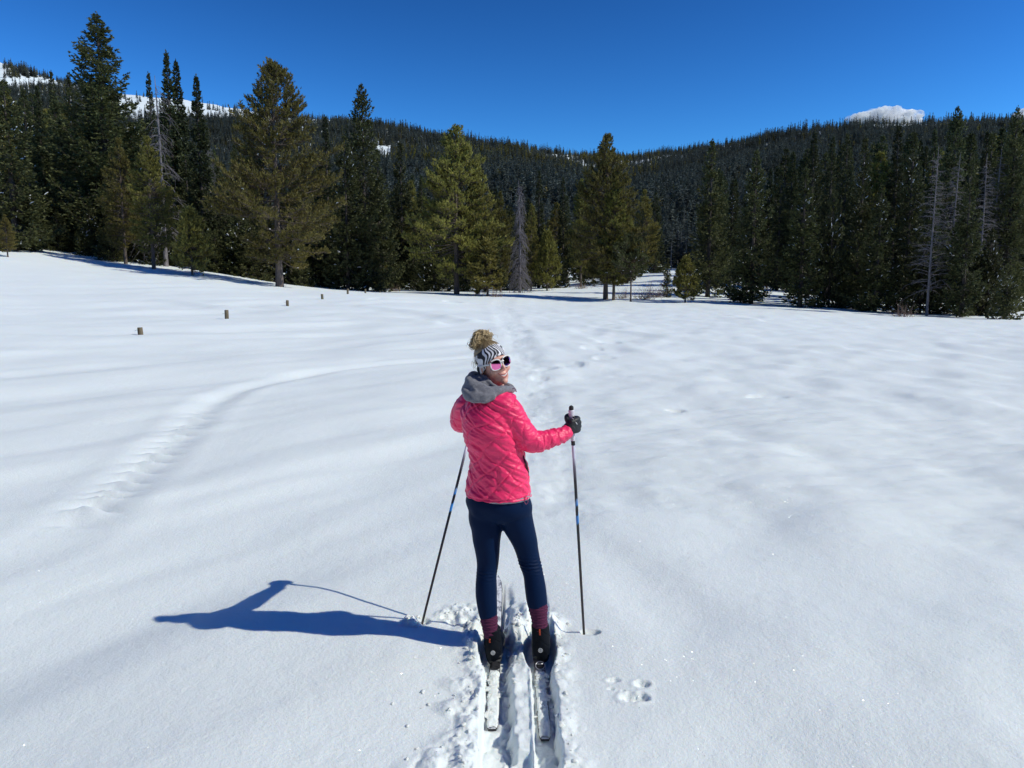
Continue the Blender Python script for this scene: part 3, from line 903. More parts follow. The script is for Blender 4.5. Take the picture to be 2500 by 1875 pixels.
for xx, yy, px in BACK[:200]:
    lim = np.interp(px, [-200, 0, 120, 300, 480, 600, 760, 900, 1000, 1250, 1500, 1700, 1900, 2100, 2300, 2500, 2700],
                    [200, 215, 215, 260, 290, 360, 390, 400, 420, 455, 455, 420, 360, 325, 300, 290, 290])
    zt = P(px, lim + rng.uniform(0, 90), yy).z
    h = min(24, max(8, zt - lz(xx, yy)))
    k = rng.choice(['mid', 'fir', 'mid', 'fir', 'spire', 'mid2', 'pair', 'pine3'])
    zone = next(z for b_, z in ZONES if px < b_)
    row = "just behind" if yy < 101 else ("well behind" if yy < 133 else "far behind")
    put_tree(k, xx, yy, h, "dark conifer in the wood %s %s" % (row, zone),
             group="dark conifers %s %s" % (row, zone),
             width=rng.uniform(1.0, 1.45), snow=(rng.random() < .25))

# low young spruces filling the foot of the wood
LOW = [(30, 68), (55, 66), (90, 70), (120, 72), (150, 69), (185, 71), (230, 69), (310, 68), (335, 70), (390, 67), (425, 69), (445, 72), (500, 67), (530, 66), (560, 69),
       (590, 67), (620, 66), (645, 69), (705, 68), (735, 66), (765, 69), (800, 72), (960, 79), (1010, 77), (1060, 74), (1140, 73), (1250, 78), (1355, 82), (2090, 57), (2250, 54), (2345, 53)]
for i, (px, D) in enumerate(LOW):
    zone = next(z for b_, z in ZONES if px < b_)
    xx = ray(px, 700)[0] * D
    put_tree('snowy', xx, D, rng.uniform(3.2, 6.5), "low young spruce in shade under %s" % zone, group="low young spruces under %s" % zone, width=rng.uniform(.9, 1.3), snow=(i % 3 == 0))

# bare willow bushes at the snow edge
def bush_mesh(name, seed, n, H, Rr):
    rng = np.random.default_rng(seed)
    az = rng.uniform(0, 6.28, n); el = rng.uniform(.35, 1.5, n); L = rng.uniform(.45, 1, n) * H
    s = np.linspace(0, 1, 5)
    bx = rng.normal(0, Rr * .25, n); by = rng.normal(0, Rr * .25, n)
    rad = L[:, None] * s
    cv = rng.normal(0, .12, (n, 1)) * L[:, None] * s ** 2
    pts = np.stack([bx[:, None] + rad * (np.cos(el) * np.cos(az))[:, None] + cv, by[:, None] + rad * (np.cos(el) * np.sin(az))[:, None] - cv, rad * np.sin(el)[:, None] - .06], -1)
    V, Q = tubes(pts, np.tile((0.011 * (1 - s * .8))[None], (n, 1)), 3)
    me = mesh_np(name, V, quads=Q); me.materials.append(M_TWIG)
    return me
M_TWIG = simple("reddish bare twigs", (0.17, 0.11, 0.09), .8, var=.3)
bm_ = [bush_mesh("twigs one", 1, 90, 1.6, 1.6), bush_mesh("twigs two", 2, 60, .9, .8)]
for px, py, D, k, sc, lab in [(1575, 733, 63, 0, 1.1, "bare twiggy bush beside the thin-trunked dark pine"), (1603, 726, 66, 0, 1.0, "bare twiggy bush left of the sparse little spruce"),
                              (1520, 731, 64, 0, .8, "bare twiggy bush between the two-trunked pine and the dark pine"), (2203, 772, 49, 1, 1.25, "low reddish twig bush poking out of the snow before the right-hand trees"),
                              (1212, 714, 62, 1, 1.0, "thin twig bush at the foot of the broad pine above the skier"), (1420, 712, 78, 0, .8, "bare twiggy bush just left of the two-trunked pine"),
                              (960, 706, 72, 1, 1.0, "thin twig bush by the snow edge beside the tiny frosted conifer")]:
    p = P(px, py, D); e = link('bare_bush', bm_[k], None, None, (p.x, D, lz(p.x, D)))
    e.scale = (sc,) * 3; tag(e, lab, 'bush', 'bare bushes at the snow edge')

# ------------------------------------------------------------------ forest on the slopes (uncountable)
def lowpoly(name, seed, H, Rm, tiers, mat, bare=False):
    rng = np.random.default_rng(seed)
    n = tiers
    t = rng.uniform(0, 1, n) ** .9
    az = rng.uniform(0, 6.28, n)
    L = Rm * (1 - t) ** .75 * rng.uniform(.7, 1.15, n) + .15
    z = (0.05 + .93 * t) * H
    b = np.stack([np.zeros(n), np.zeros(n), z], -1)
    d = np.stack([np.cos(az), np.sin(az), np.where(t > .8, .6, -.25 + rng.normal(0, .15, n))], -1)
    s = np.cross(d, [0, 0, 1.0]); s /= np.linalg.norm(s, axis=1, keepdims=True)
    w = (np.maximum(.45, L * .55) if not bare else np.full(n, .10))[:, None]
    Lc = L[:, None]
    V = np.stack([b, b + d * Lc * .6 + s * w * .5 + [0, 0, -.1], b + d * Lc, b + d * Lc * .6 - s * w * .5 + [0, 0, -.1]], 1).reshape(-1, 3)
    Q = np.arange(n * 4).reshape(n, 4)
    tz = np.array([[[0, 0, -.5], [0, 0, H * .5], [0, 0, H]]])
    V2, Q2 = tubes(tz, np.array([[.16, .10, .02]]), 4)
    V, Q = join([(V, Q), (V2, Q2)])
    return leaf_mesh(name, V, Q, np.concatenate([rng.uniform(0, 1, n), np.zeros(len(Q2))]), mat)
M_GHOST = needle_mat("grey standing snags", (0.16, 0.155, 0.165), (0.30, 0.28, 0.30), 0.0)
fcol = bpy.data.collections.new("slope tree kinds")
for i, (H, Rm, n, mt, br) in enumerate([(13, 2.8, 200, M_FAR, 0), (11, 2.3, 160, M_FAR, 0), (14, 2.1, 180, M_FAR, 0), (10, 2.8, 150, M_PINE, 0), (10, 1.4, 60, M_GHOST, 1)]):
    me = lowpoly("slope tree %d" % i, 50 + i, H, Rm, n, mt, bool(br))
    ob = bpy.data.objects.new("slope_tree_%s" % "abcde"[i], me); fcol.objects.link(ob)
rg = np.random.default_rng(77)
NF = 26000 if QUICK else 80000
az = rg.uniform(R(-37.5), R(37.5), NF * 2)
dd = 178 * (1650 / 178) ** (rg.uniform(0, 1, NF * 2) ** 0.62)
x, y = dd * np.sin(az), dd * np.cos(az)
z = land(x, y)
cx = 1250 + np.tan(az) * FPX
sy = math.cos(PITCH) * (z - CAM_H) + math.sin(PITCH) * y
sz = math.cos(PITCH) * y - math.sin(PITCH) * (z - CAM_H)
cy = 937.5 - sy / sz * FPX                        # how high up the slope: only used to map the open snow fields of the photo
nz = fbm(x / 60, y / 60, 3, 3); nz2 = fbm(x / 22, y / 22, 8, 2)
keep = np.ones(NF * 2, bool)
def open_area(x0, x1, y0, y1, soft, prob):
    global keep
    inside = np.minimum(np.minimum(cx - x0, x1 - cx), np.minimum(cy - y0, (y1 - cy))) + nz * soft
    keep &= ~((inside > 0) & (rg.uniform(size=len(cx)) < prob) & (dd > 500))
open_area(-200, 60, 158, 212, 12, .985)
open_area(-200, 95, 100, 160, 6, .6)
open_area(60, 185, 192, 212, 8, .97)
open_area(325, 600, 200, 292, 14, .955)
open_area(600, 960, 200, 300, 10, .80)
open_area(925, 965, 355, 402, 6, .97)
open_area(2090, 2330, 255, 322, 18, .62)
open_area(2330, 2560, 240, 320, 30, .42)
open_area(1700, 2100, 250, 330, 30, .2)
keep &= ~((nz2 > .42) & (dd > 260) & (rg.uniform(size=len(cx)) < .7))
x, y, z, nz, dd, cx, cy = [q[keep][:NF] for q in (x, y, z, nz, dd, cx, cy)]
n = len(x)
# the same forest closes the valley behind the photographer
nb_ = 1500
az_b = np.where(rg.uniform(size=nb_) < .5, rg.uniform(R(80), R(160), nb_), rg.uniform(R(85), R(275), nb_)); db = rg.uniform(33, 95, nb_)
xb, yb = db * np.sin(az_b), db * np.cos(az_b)
x, y, z = np.concatenate([x, xb]), np.concatenate([y, yb]), np.concatenate([z, land(xb, yb)])
dd = np.concatenate([dd, np.full(nb_, 300.)]); cx = np.concatenate([cx, np.zeros(nb_)]); cy = np.concatenate([cy, np.zeros(nb_)]); nz = np.concatenate([nz, np.zeros(nb_)])
n = len(x)
print("forest instances", n)
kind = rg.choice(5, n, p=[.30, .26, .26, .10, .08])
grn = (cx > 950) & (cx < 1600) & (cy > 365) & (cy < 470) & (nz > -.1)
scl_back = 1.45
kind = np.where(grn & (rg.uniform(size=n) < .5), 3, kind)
scl = (1 + .55 * np.clip(nz, -.7, .7)) * rg.uniform(.6, 1.2, n) * np.interp(dd, [180, 500, 1000, 1500], [1.05, 1.0, .95, .9])
scl[-nb_:] *= 1.4
# trees at the ridge crests of the left mountain are few and grey
me = bpy.data.meshes.new("far_forest")
me.vertices.add(n)
me.vertices.foreach_set("co", np.stack([x, y, z - .2], -1).astype(np.float32).ravel())
for nm, ty, v in (("kind", 'INT', kind.astype(np.int32)), ("size", 'FLOAT', scl.astype(np.float32)), ("turn", 'FLOAT', rg.uniform(0, 6.28, n).astype(np.float32))):
    a = me.attributes.new(nm, ty, 'POINT'); a.data.foreach_set("value", v)
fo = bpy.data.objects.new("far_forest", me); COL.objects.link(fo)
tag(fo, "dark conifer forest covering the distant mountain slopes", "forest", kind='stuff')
g = bpy.data.node_groups.new("forest", 'GeometryNodeTree')
g.interface.new_socket("Geometry", in_out='INPUT', socket_type='NodeSocketGeometry')
g.interface.new_socket("Geometry", in_out='OUTPUT', socket_type='NodeSocketGeometry')
N_, L_ = g.nodes, g.links
gi, go = N_.new("NodeGroupInput"), N_.new("NodeGroupOutput")
ci = N_.new("GeometryNodeCollectionInfo"); ci.inputs['Collection'].default_value = fcol
ci.inputs['Separate Children'].default_value = True; ci.inputs['Reset Children'].default_value = True
ip = N_.new("GeometryNodeInstanceOnPoints"); ip.inputs['Pick Instance'].default_value = True
def attr(nm, ty):
    a = N_.new("GeometryNodeInputNamedAttribute"); a.data_type = ty; a.inputs[0].default_value = nm
    return a.outputs[0]
cmb = N_.new("ShaderNodeCombineXYZ"); L_.new(attr("turn", 'FLOAT'), cmb.inputs[2])
L_.new(gi.outputs[0], ip.inputs['Points']); L_.new(ci.outputs[0], ip.inputs['Instance'])
L_.new(attr("kind", 'INT'), ip.inputs['Instance Index']); L_.new(cmb.outputs[0], ip.inputs['Rotation']); L_.new(attr("size", 'FLOAT'), ip.inputs['Scale'])
L_.new(ip.outputs[0], go.inputs[0])
md = fo.modifiers.new("forest", 'NODES'); md.node_group = g

# ------------------------------------------------------------------ clouds above the far ridge
M_CLOUD = bpy.data.materials.new("cloud"); M_CLOUD.use_nodes = True
c_n, c_l = M_CLOUD.node_tree.nodes, M_CLOUD.node_tree.links; c_n.clear()
c_o = c_n.new("ShaderNodeOutputMaterial"); c_v = c_n.new("ShaderNodeVolumePrincipled"); c_v.inputs['Color'].default_value = (1, 1, 1, 1); c_v.inputs['Anisotropy'].default_value = 0.0
c_tc = c_n.new("ShaderNodeTexCoord"); c_ns = c_n.new("ShaderNodeTexNoise"); c_ns.inputs['Scale'].default_value = 0.022; c_ns.inputs['Detail'].default_value = 5
c_mr = c_n.new("ShaderNodeMapRange"); c_mr.inputs[1].default_value = .44; c_mr.inputs[2].default_value = .72; c_mr.inputs[3].default_value = .006; c_mr.inputs[4].default_value = .18
c_l.new(c_tc.outputs['Object'], c_ns.inputs[0]); c_l.new(c_ns.outputs[0], c_mr.inputs[0]); c_l.new(c_mr.outputs[0], c_v.inputs['Density']); c_l.new(c_v.outputs[0], c_o.inputs['Volume'])
def cloud(px0, px1, py0, py1, D, seed, label):
    rng = random.Random(seed)
    bm = bmesh.new()
    a, b = P(px0, py1, D), P(px1, py0, D)
    w, h = b.x - a.x, b.z - a.z
    for i in range(80):
        u = rng.uniform(0, 1)
        env = math.sin(math.pi * min(1, max(0, u * .84 + .08))) ** .30 * (0.92 + .08 * math.sin(u * 7 + seed))
        r = h * rng.uniform(.14, .30)
        zz = rng.uniform(0, 1) ** .8 * max(0.0, h * env - r)
        M = Matrix.Translation((a.x + u * w, D + rng.uniform(-1, 1) * w * .15, a.z + zz)) @ Matrix.Diagonal((r * 1.7, r * 1.6, r, 1))
        bmesh.ops.create_icosphere(bm, subdivisions=3, radius=1, matrix=M)
    o = bm_obj("cloud", bm, M_CLOUD)
    rm = o.modifiers.new("m", 'REMESH'); rm.mode = 'VOXEL'; rm.voxel_size = h * .05
    tx = bpy.data.textures.new("puff", 'CLOUDS'); tx.noise_scale = h * .22; tx.noise_depth = 3
    dm = o.modifiers.new("d", 'DISPLACE'); dm.texture = tx; dm.strength = h * .16; dm.texture_coords = 'GLOBAL'; o.visible_shadow = True
    tag(o, label, "cloud")
cloud(2092, 2238, 256, 300, 4200, 3, "small white cumulus cloud peeping over the right-hand ridge")
cloud(2484, 2560, 255, 300, 4200, 4, "white cloud at the right edge above the ridge")

# ------------------------------------------------------------------ the skier
from mathutils.bvhtree import BVHTree
ROOT = Vector((0.03, 4.02, -0.06))
person = empty('person', ROOT)
tag(person, "woman in pink quilted jacket looking back over her right shoulder", "person")

def hw(halfpx, p):
    """half a width in photo pixels as metres at a point"""
    zc = p.y * math.cos(PITCH) + (CAM_H - p.z) * math.sin(PITCH)
    return halfpx * zc / FPX

def crom(A, n):
    """Catmull-Rom resample of rows"""
    A = np.asarray(A, float); t = np.linspace(0, len(A) - 1, n)
    i = np.clip(t.astype(int), 0, len(A) - 2); f = (t - i)[:, None]
    p0 = A[np.clip(i - 1, 0, None)]; p1 = A[i]; p2 = A[i + 1]; p3 = A[np.clip(i + 2, None, len(A) - 1)]
    return 0.5 * (2 * p1 + (p2 - p0) * f + (2 * p0 - 5 * p1 + 4 * p2 - p3) * f ** 2 + (3 * p1 - p0 - 3 * p2 + p3) * f ** 3)

class Blob:
    """collects closed shapes, merges them into one skin by voxel remeshing"""
    def __init__(s): s.V, s.F, s.n = [], [], 0
    def add(s, V, F):
        s.V.append(np.asarray(V, float)); s.F += [[i + s.n for i in f] for f in F]; s.n += len(V); return s
    def loft(s, rows, theta=None, seg=28, n=None, flat=False):
        """rows: x,y,z,a,b[,theta_deg]; flat=True keeps rings horizontal, else they follow the path"""
        rows = [list(r) + ([0.0] if len(r) == 5 else []) for r in rows]
        A = crom(rows, n or (len(rows) * 5)) if len(rows) > 2 else crom(rows, n or 6)
        C = A[:, :3]; K = len(A)
        T = np.gradient(C, axis=0); T /= np.linalg.norm(T, axis=1, keepdims=True) + 1e-9
        V = []
        ref = np.array([1.0, 0, 0]) if flat or abs(T[0][0]) < .8 else np.array([0, 0, 1.0])
        prev = None
        for k in range(K):
            if flat:
                th = math.radians(A[k, 5]); ax = np.array([math.cos(th), -math.sin(th), 0]); bx = np.array([math.sin(th), math.cos(th), 0])
            else:
                ax = (ref if prev is None else prev); ax = ax - T[k] * ax.dot(T[k]); ax /= np.linalg.norm(ax) + 1e-9; prev = ax
                bx = np.cross(T[k], ax)
            for j in range(seg):
                q = 2 * math.pi * j / seg
                V.append(C[k] + ax * math.cos(q) * A[k, 3] + bx * math.sin(q) * A[k, 4])
        F = [[k * seg + j, k * seg + (j + 1) % seg, (k + 1) * seg + (j + 1) % seg, (k + 1) * seg + j] for k in range(K - 1) for j in range(seg)]
        if not flat:      # rounded caps
            V.append(C[0] - T[0] * min(A[0, 3], A[0, 4]) * .6); V.append(C[-1] + T[-1] * min(A[-1, 3], A[-1, 4]) * .6)
        else:
            V.append(C[0]); V.append(C[-1])
        a, b = K * seg, K * seg + 1
        F += [[a, (j + 1) % seg, j] for j in range(seg)] + [[b, (K - 1) * seg + j, (K - 1) * seg + (j + 1) % seg] for j in range(seg)]
        return s.add(V, F)
    def tube(s, pts, rads, seg=14, n=None):
        return s.loft([[*p, r, r] for p, r in zip(pts, rads)], seg=seg, n=n)
    def ell(s, c, r, M=None, sub=3):
        bm = bmesh.new(); bmesh.ops.create_icosphere(bm, subdivisions=sub, radius=1)
        V = np.array([v.co for v in bm.verts]) * np.array(r)
        F = [[v.index for v in f.verts] for f in bm.faces]; bm.free()
        if M is not None: V = V @ np.array(M.to_3x3()).T
        return s.add(V + np.array(c), F)
    def ball(s, c, r, sub=3): return s.ell(c, (r, r, r), None, sub)
    def skin(s, voxel, smooth=6, fac=0.5):
        me = bpy.data.meshes.new("tmp"); V = np.concatenate(s.V)
        me.from_pydata(V.tolist(), [], s.F)
        bm = bmesh.new(); bm.from_mesh(me); bmesh.ops.recalc_face_normals(bm, faces=bm.faces); bm.to_mesh(me); bm.free()
        o = bpy.data.objects.new("tmp", me); COL.objects.link(o)
        m = o.modifiers.new("r", 'REMESH'); m.mode = 'VOXEL'; m.voxel_size = voxel
        if smooth:
            m = o.modifiers.new("s", 'SMOOTH'); m.iterations = smooth; m.factor = fac
        dg = bpy.context.evaluated_depsgraph_get(); dg.update()
        r = bpy.data.meshes.new_from_object(o.evaluated_get(dg))
        bpy.data.objects.remove(o); bpy.data.meshes.remove(me)
        return r

def mco(me):
    a = np.empty(len(me.vertices) * 3, np.float32); me.vertices.foreach_get("co", a); return a.reshape(-1, 3).astype(float)
def mno(me):
    a = np.empty(len(me.vertices) * 3, np.float32); me.vertex_normals.foreach_get("vector", a); return a.reshape(-1, 3).astype(float)
def setco(me, V): me.vertices.foreach_set("co", np.asarray(V, np.float32).ravel()); me.update()

def finish(name, me, mat, parent=person, smooth=True, origin=ROOT):
    """world-space mesh -> child of the person"""
    V = mco(me) - np.array(origin); setco(me, V)
    me.polygons.foreach_set("use_smooth", np.full(len(me.polygons), smooth))
    me.materials.clear(); me.materials.append(mat)
    o = bpy.data.objects.new(name, me); COL.objects.link(o)
    o.parent = parent
    return o
def finish_np(name, V, Q, mat, parent=person, smooth=True, origin=ROOT):
    return finish(name, mesh_np(name, V, quads=Q), mat, parent, smooth, origin)

def noise3(V, sc, seed):
    x, y, z = V[:, 0] / sc, V[:, 1] / sc, V[:, 2] / sc
    return (vnoise(x + z * .5, y - z * .3, seed) + vnoise(y + 7, z + x * .4, seed + 1) + vnoise(z - 3, x - y * .3, seed + 2)) / 1.7

# --- joints, from the photograph
def at(px, py, D): return np.array(P(px, py, D))
R_SH, R_UP, R_EL, R_FO, R_WR = at(1240, 992, 3.93), at(1270, 1050, 3.94), at(1300, 1076, 3.95), at(1350, 1069, 3.99), at(1384, 1056, 4.035)
R_HAND = at(1398, 1036, 4.075)
L_SH, L_EL, L_FO, L_WR = at(1146, 990, 4.10), at(1126, 1030, 4.24), at(1136, 1031, 4.44), at(1150, 1032, 4.62)
L_HAND = at(1156, 1024, 4.72)
HEAD = at(1203, 886, 4.03)
fdir = Vector((0.50, -0.86, 0.055)).normalized()
xr = Vector((0.86, 0.50, 0)).normalized(); zz_ = xr.cross(fdir) * -1
zz_ = fdir.cross(xr) if fdir.cross(xr).z > 0 else xr.cross(fdir)
ro = R(16)
hz = (zz_ * math.cos(ro) - xr * math.sin(ro)).normalized()
hx = hz.cross(fdir) * -1
if hx.dot(xr) < 0: hx = -hx
HM = Matrix((hx, fdir, hz)).transposed()           # head axes as columns: right in view, face, up
HMn = np.array(HM)
def H(x, y, z): return HMn @ np.array([x, y, z]) * 1.02 + HEAD

LEGL = [(1187.6, 1285, 38.5, 4.03), (1188, 1316, 34.5, 4.03), (1190, 1345, 30.5, 4.03), (1190.7, 1373.6, 27, 4.03), (1188, 1402, 25, 4.02), (1187, 1431, 26.4, 4.01), (1187.7, 1460, 26, 4.0), (1190.6, 1489, 24, 3.99), (1193, 1508, 21.5, 3.98)]
LEGR = [(1265, 1280, 39, 4.03), (1279, 1316, 32.5, 4.03), (1287, 1345, 28.4, 4.03), (1294, 1373.6, 26.5, 4.02), (1302, 1402, 24.8, 4.01), (1306.6, 1431, 25.8, 4.0), (1310, 1460, 25.8, 3.99), (1313, 1481, 24, 3.98)]
def legrows(L, k=1.0, f=1.0):
    out = []
    for px, py, h, D in L:
        p = P(px, py, D); r = hw(h, p) * k; out.append([p.x, p.y, p.z, r, r * f])
    return out
def flatrow(px, py, D, half, b, th, k=1.0):
    p = P(px, py, D); w = hw(half, p); b = b * 1.12
    c, s_ = math.cos(math.radians(th)), math.sin(math.radians(th))
    a = math.sqrt(max(w * w - (b * s_) ** 2, .001)) / c
    return [p.x, p.y, p.z, a * k, b * k, th]
TORSO = [(1217, 1210, 4.03, 82, .140, 14), (1216.5, 1190, 4.03, 78, .135, 15), (1216, 1171, 4.02, 75, .125, 17), (1217, 1142, 4.01, 71, .118, 20), (1214, 1113, 4.0, 67.5, .113, 23), (1207, 1084, 3.99, 68, .118, 26),
         (1200, 1053, 3.98, 69, .122, 28), (1195, 1020, 3.98, 69, .118, 30), (1193, 994, 3.985, 62, .105, 30), (1197, 972, 3.99, 47, .085, 28), (1203, 955, 4.0, 30, .065, 25)]

# --- body: one continuous skin
b = Blob()
b.ell(H(0, -.014, .036), (.073, .092, .080), HM)
b.ell(H(0, .026, -.026), (.058, .062, .082), HM)
b.ell(H(0, .040, -.072), (.044, .044, .040), HM)
b.ell(H(0, .070, -.097), (.020, .018, .016), HM)
b.ell(H(0, .074, .026), (.046, .016, .013), HM)
for sx in (-1, 1):
    b.ell(H(sx * .033, .058, -.034), (.026, .026, .024), HM)
    b.ell(H(sx * .0105, .092, -.031), (.008, .009, .0065), HM)
    b.ell(H(sx * .076, -.006, -.012), (.010, .018, .030), HM)
b.ell(H(0, .080, -.060), (.026, .013, .020), HM)
b.tube([H(0, .080, .016), H(0, .092, -.006), H(0, .107, -.025)], [.007, .0085, .0105])
neck = at(1203, 962, 4.02)
b.tube([H(0, -.015, -.03), (H(0, -.012, -.085) + neck) / 2, neck - [0, 0, .05]], [.054, .052, .060])
b.loft([flatrow(*r, k=.88) for r in TORSO], flat=True)
b.tube([R_SH + [-.03, 0, 0], R_UP, R_EL, R_FO, R_WR, R_HAND], [.05, .045, .040, .034, .025, .024])
b.tube([L_SH + [.03, 0, 0], (L_SH + L_EL) / 2, L_EL, L_FO, L_WR, L_HAND], [.05, .045, .040, .034, .025, .024])
hipc = [flatrow(1216, 1205, 4.03, 72, .12, 10), flatrow(1222, 1240, 4.03, 76, .115, 8), flatrow(1225, 1262, 4.03, 66, .10, 8)]
b.loft(legrows(LEGL + [(1197, 1535, 17, 3.975), (1204, 1580, 17, 3.98)], .88)); b.loft(legrows(LEGR + [(1318, 1520, 17, 3.975), (1322, 1575, 17, 3.98)], .88))
for cx_, top in ((SKI_L, 0), (SKI_R, 0)):
    b.ell((cx_ + .0, 4.05, .015), (.035, .11, .035))
body_me = b.skin(0.0048, 5)

def skin_mat():
    t = NT("skin")
    n = t.noise(26, 3)
    t.set('Base Color', t.mix(t.mapr(n, .3, .7, 0, 1), (0.66, 0.34, 0.26), (0.76, 0.43, 0.34)))
    t.set('Roughness', 0.42).set('Subsurface Weight', .12).set('Subsurface Radius', (.01, .004, .002)).set('Subsurface Scale', .5)
    t.bump(t.noise(400, 3), .15, .001)
    return t.m
M_SKIN = skin_mat()
bvh = BVHTree.FromPolygons([v.co[:] for v in body_me.vertices], [p.vertices[:] for p in body_me.polygons])
def cast(o, d, off=0.0):
    """outermost skin point from inside point o (head axes) along d, pushed out by off"""
    O = Vector(H(*o)); D = (HM @ Vector(d)).normalized()
    h = bvh.ray_cast(O + D * .3, -D, .3)
    q = h[0] if h[0] is not None else O + D * .07
    return np.array(q + D * off)
def face_pt(x, z, off=0.0): return cast((x, 0, z), (0, 1, 0), off)
LIPC = [face_pt(x, -.057 + 11 * x * x * 1.3, .0008) for x in np.linspace(-.028, .026, 13)]
LIPB = [face_pt(x, -.073 + 11 * x * x * 3.4, .0006) for x in np.linspace(-.028, .026, 13)]
SHADES = {}
RINGS = {}
def lens_y(x, z): return .0985 - 2.6 * x * x - .08 * abs(x) - 3.0 * (z - .004) ** 2
for sx in (-1, 1):
    cx_ = sx * .0325
    rim = []
    for k in range(28):
        q = 2 * math.pi * k / 28
        rx, rz = .0270, .0250
        sq = 1 / (abs(math.cos(q)) ** 2.6 + abs(math.sin(q)) ** 2.6) ** (1 / 2.6)
        x, z = cx_ + rx * math.cos(q) * sq, .004 + rz * math.sin(q) * sq * (1.0 if math.sin(q) > 0 else 1.12)
        rim.append(H(x, lens_y(x, z), z))
    SHADES[sx] = rim
    RINGS[sx] = [H(cx_, lens_y(cx_, .004) + .001, .004)]
    for f in (.25, .5, .75, 1.0):
        for k in range(28):
            q = 2 * math.pi * k / 28
            sq = 1 / (abs(math.cos(q)) ** 2.6 + abs(math.sin(q)) ** 2.6) ** (1 / 2.6)
            x, z = cx_ + f * rx * math.cos(q) * sq, .004 + f * rz * math.sin(q) * sq * (1.0 if math.sin(q) > 0 else 1.12)
            RINGS[sx].append(H(x, lens_y(x, z) + .001, z))
BAND, HTOP = [], []
NA = 96
for k in range(NA):
    q = 2 * math.pi * k / NA
    c, s_ = math.cos(q), math.sin(q)
    lo = -.030 + .040 * c + .030 * c * c - .012 * abs(s_) ** 3
    hi = .072 + .032 * c - .006 * (1 - c)
    row = []
    for j in range(13):
        f = j / 12
        z = lo + (hi - lo) * f
        bulge = .004 + .0035 * math.sin(math.pi * f)
        row.append(cast((0, -.014, z), (s_, c, 0.0), bulge + .0012 * math.sin(q * 11 + f * 5)))
    BAND.append(row)
CAP = []
for i in range(15):
    row = []
    for k in range(NA):
        q = 2 * math.pi * k / NA; c, s_ = math.cos(q), math.sin(q)
        hi = .072 + .032 * c - .006 * (1 - c) - .008
        z0_, f = hi, i / 14
        d0 = np.array([s_, c, 0.0]); 
        ang = f * math.pi / 2
        org = (0, -.014, hi * (1 - f) + .03 * f)
        row.append(cast(org, (s_ * math.cos(ang), c * math.cos(ang), math.sin(ang)), .0055 * min(1, f * 4) + .001 + .0012 * math.sin(q * 31 + f * 3)))
    CAP.append(row)
body = finish('body', body_me, M_SKIN)

# lips and teeth
def ribbon(name, A, B, mat, rows=3, bulge=0.0, parent=person):
    A, B = np.array(A), np.array(B); n = len(A)
    V = []
    for j in range(rows + 1):
        f = j / rows
        V.append(A * (1 - f) + B * f + np.array(fdir) * bulge * math.sin(math.pi * f))
    V = np.concatenate(V); Q = grid_quads(rows + 1, n)
    return finish_np(name, V, Q, mat, parent)
M_LIP = simple("lips", (0.50, 0.13, 0.12), .4)
M_TEETH = simple("teeth", (0.82, 0.78, 0.72), .25)
V, Q = join([tubes(np.array([LIPC]) + np.array(fdir) * .0005, np.array([np.interp(np.linspace(-1, 1, 13), [-1, 0, 1], [.0012, .0028, .0012])]), 8),
             tubes(np.array([LIPB]) + np.array(fdir) * .0005, np.array([np.interp(np.linspace(-1, 1, 13), [-1, 0, 1], [.0012, .0036, .0012])]), 8)])
finish_np('lips', V, Q, M_LIP)
ribbon('teeth', LIPC[1:-1], [(np.array(a) * .72 + np.array(c) * .28) for a, c in zip(LIPB[1:-1], LIPC[1:-1])], M_TEETH, 3, .0018)

# --- zebra headband
def band_mat():
    t = NT("zebra print stretch cloth")
    mp = t.node("ShaderNodeMapping"); t.l.new(t.node("ShaderNodeUVMap").outputs[0], mp.inputs[0])
    mp.inputs['Location'].default_value = (3.3, 1.7, 0)
    n = t.node("ShaderNodeTexNoise", {'Scale': 1.25, 'Detail': 0.5, 'Distortion': 0.1}); t.l.new(mp.outputs[0], n.inputs['Vector'])
    w = t.node("ShaderNodeTexNoise", {'Scale': 1.2, 'Detail': 1.0}); t.l.new(mp.outputs[0], w.inputs['Vector'])
    ad = t.node("ShaderNodeVectorMath", operation='MULTIPLY_ADD'); t.l.new(n.outputs['Color'], ad.inputs[0]); ad.inputs[1].default_value = (1.25, 0.5, 0); t.l.new(mp.outputs[0], ad.inputs[2])
    wv = t.node("ShaderNodeTexWave", {'Scale': 1.35, 'Distortion': 0.8, 'Detail': 0.0, 'Detail Scale': 0.8}, wave_type='BANDS', bands_direction='X'); t.l.new(ad.outputs[0], wv.inputs['Vector'])
    t.set('Base Color', t.ramp(wv.outputs['Fac'], [(0.0, (0.012, 0.012, 0.022)), (0.45, (0.012, 0.012, 0.022)), (0.50, (0.72, 0.72, 0.78)), (1, (0.78, 0.78, 0.84))])).set('Roughness', .75)
    return t.m
Vb = np.array(BAND).reshape(-1, 3)
me = mesh_np("headband", Vb, quads=np.stack([np.roll(grid_quads(NA, 13, False), 0, 1)], 0)[0], smooth=True)
qq = grid_quads(NA, 13); wrap = np.array([[(NA - 1) * 13 + j, 0 * 13 + j, j + 1, (NA - 1) * 13 + j + 1] for j in range(12)])
me = mesh_np("headband", Vb, quads=np.concatenate([qq[:, ::-1], wrap]), smooth=True)
uv = me.uv_layers.new(name="uv")
li = np.empty(len(me.loops), np.int32); me.loops.foreach_get("vertex_index", li)
a_ = (li // 13) / NA; f_ = (li % 13) / 12
seam = np.repeat(np.arange(len(me.polygons)) >= len(qq), 4) & (li // 13 == 0)
a_ = np.where(seam, 1.0, a_)
uv.data.foreach_set("uv", np.stack([a_ * 5.0, f_ * .8], -1).astype(np.float32).ravel())
hb = finish('headband', me, band_mat())
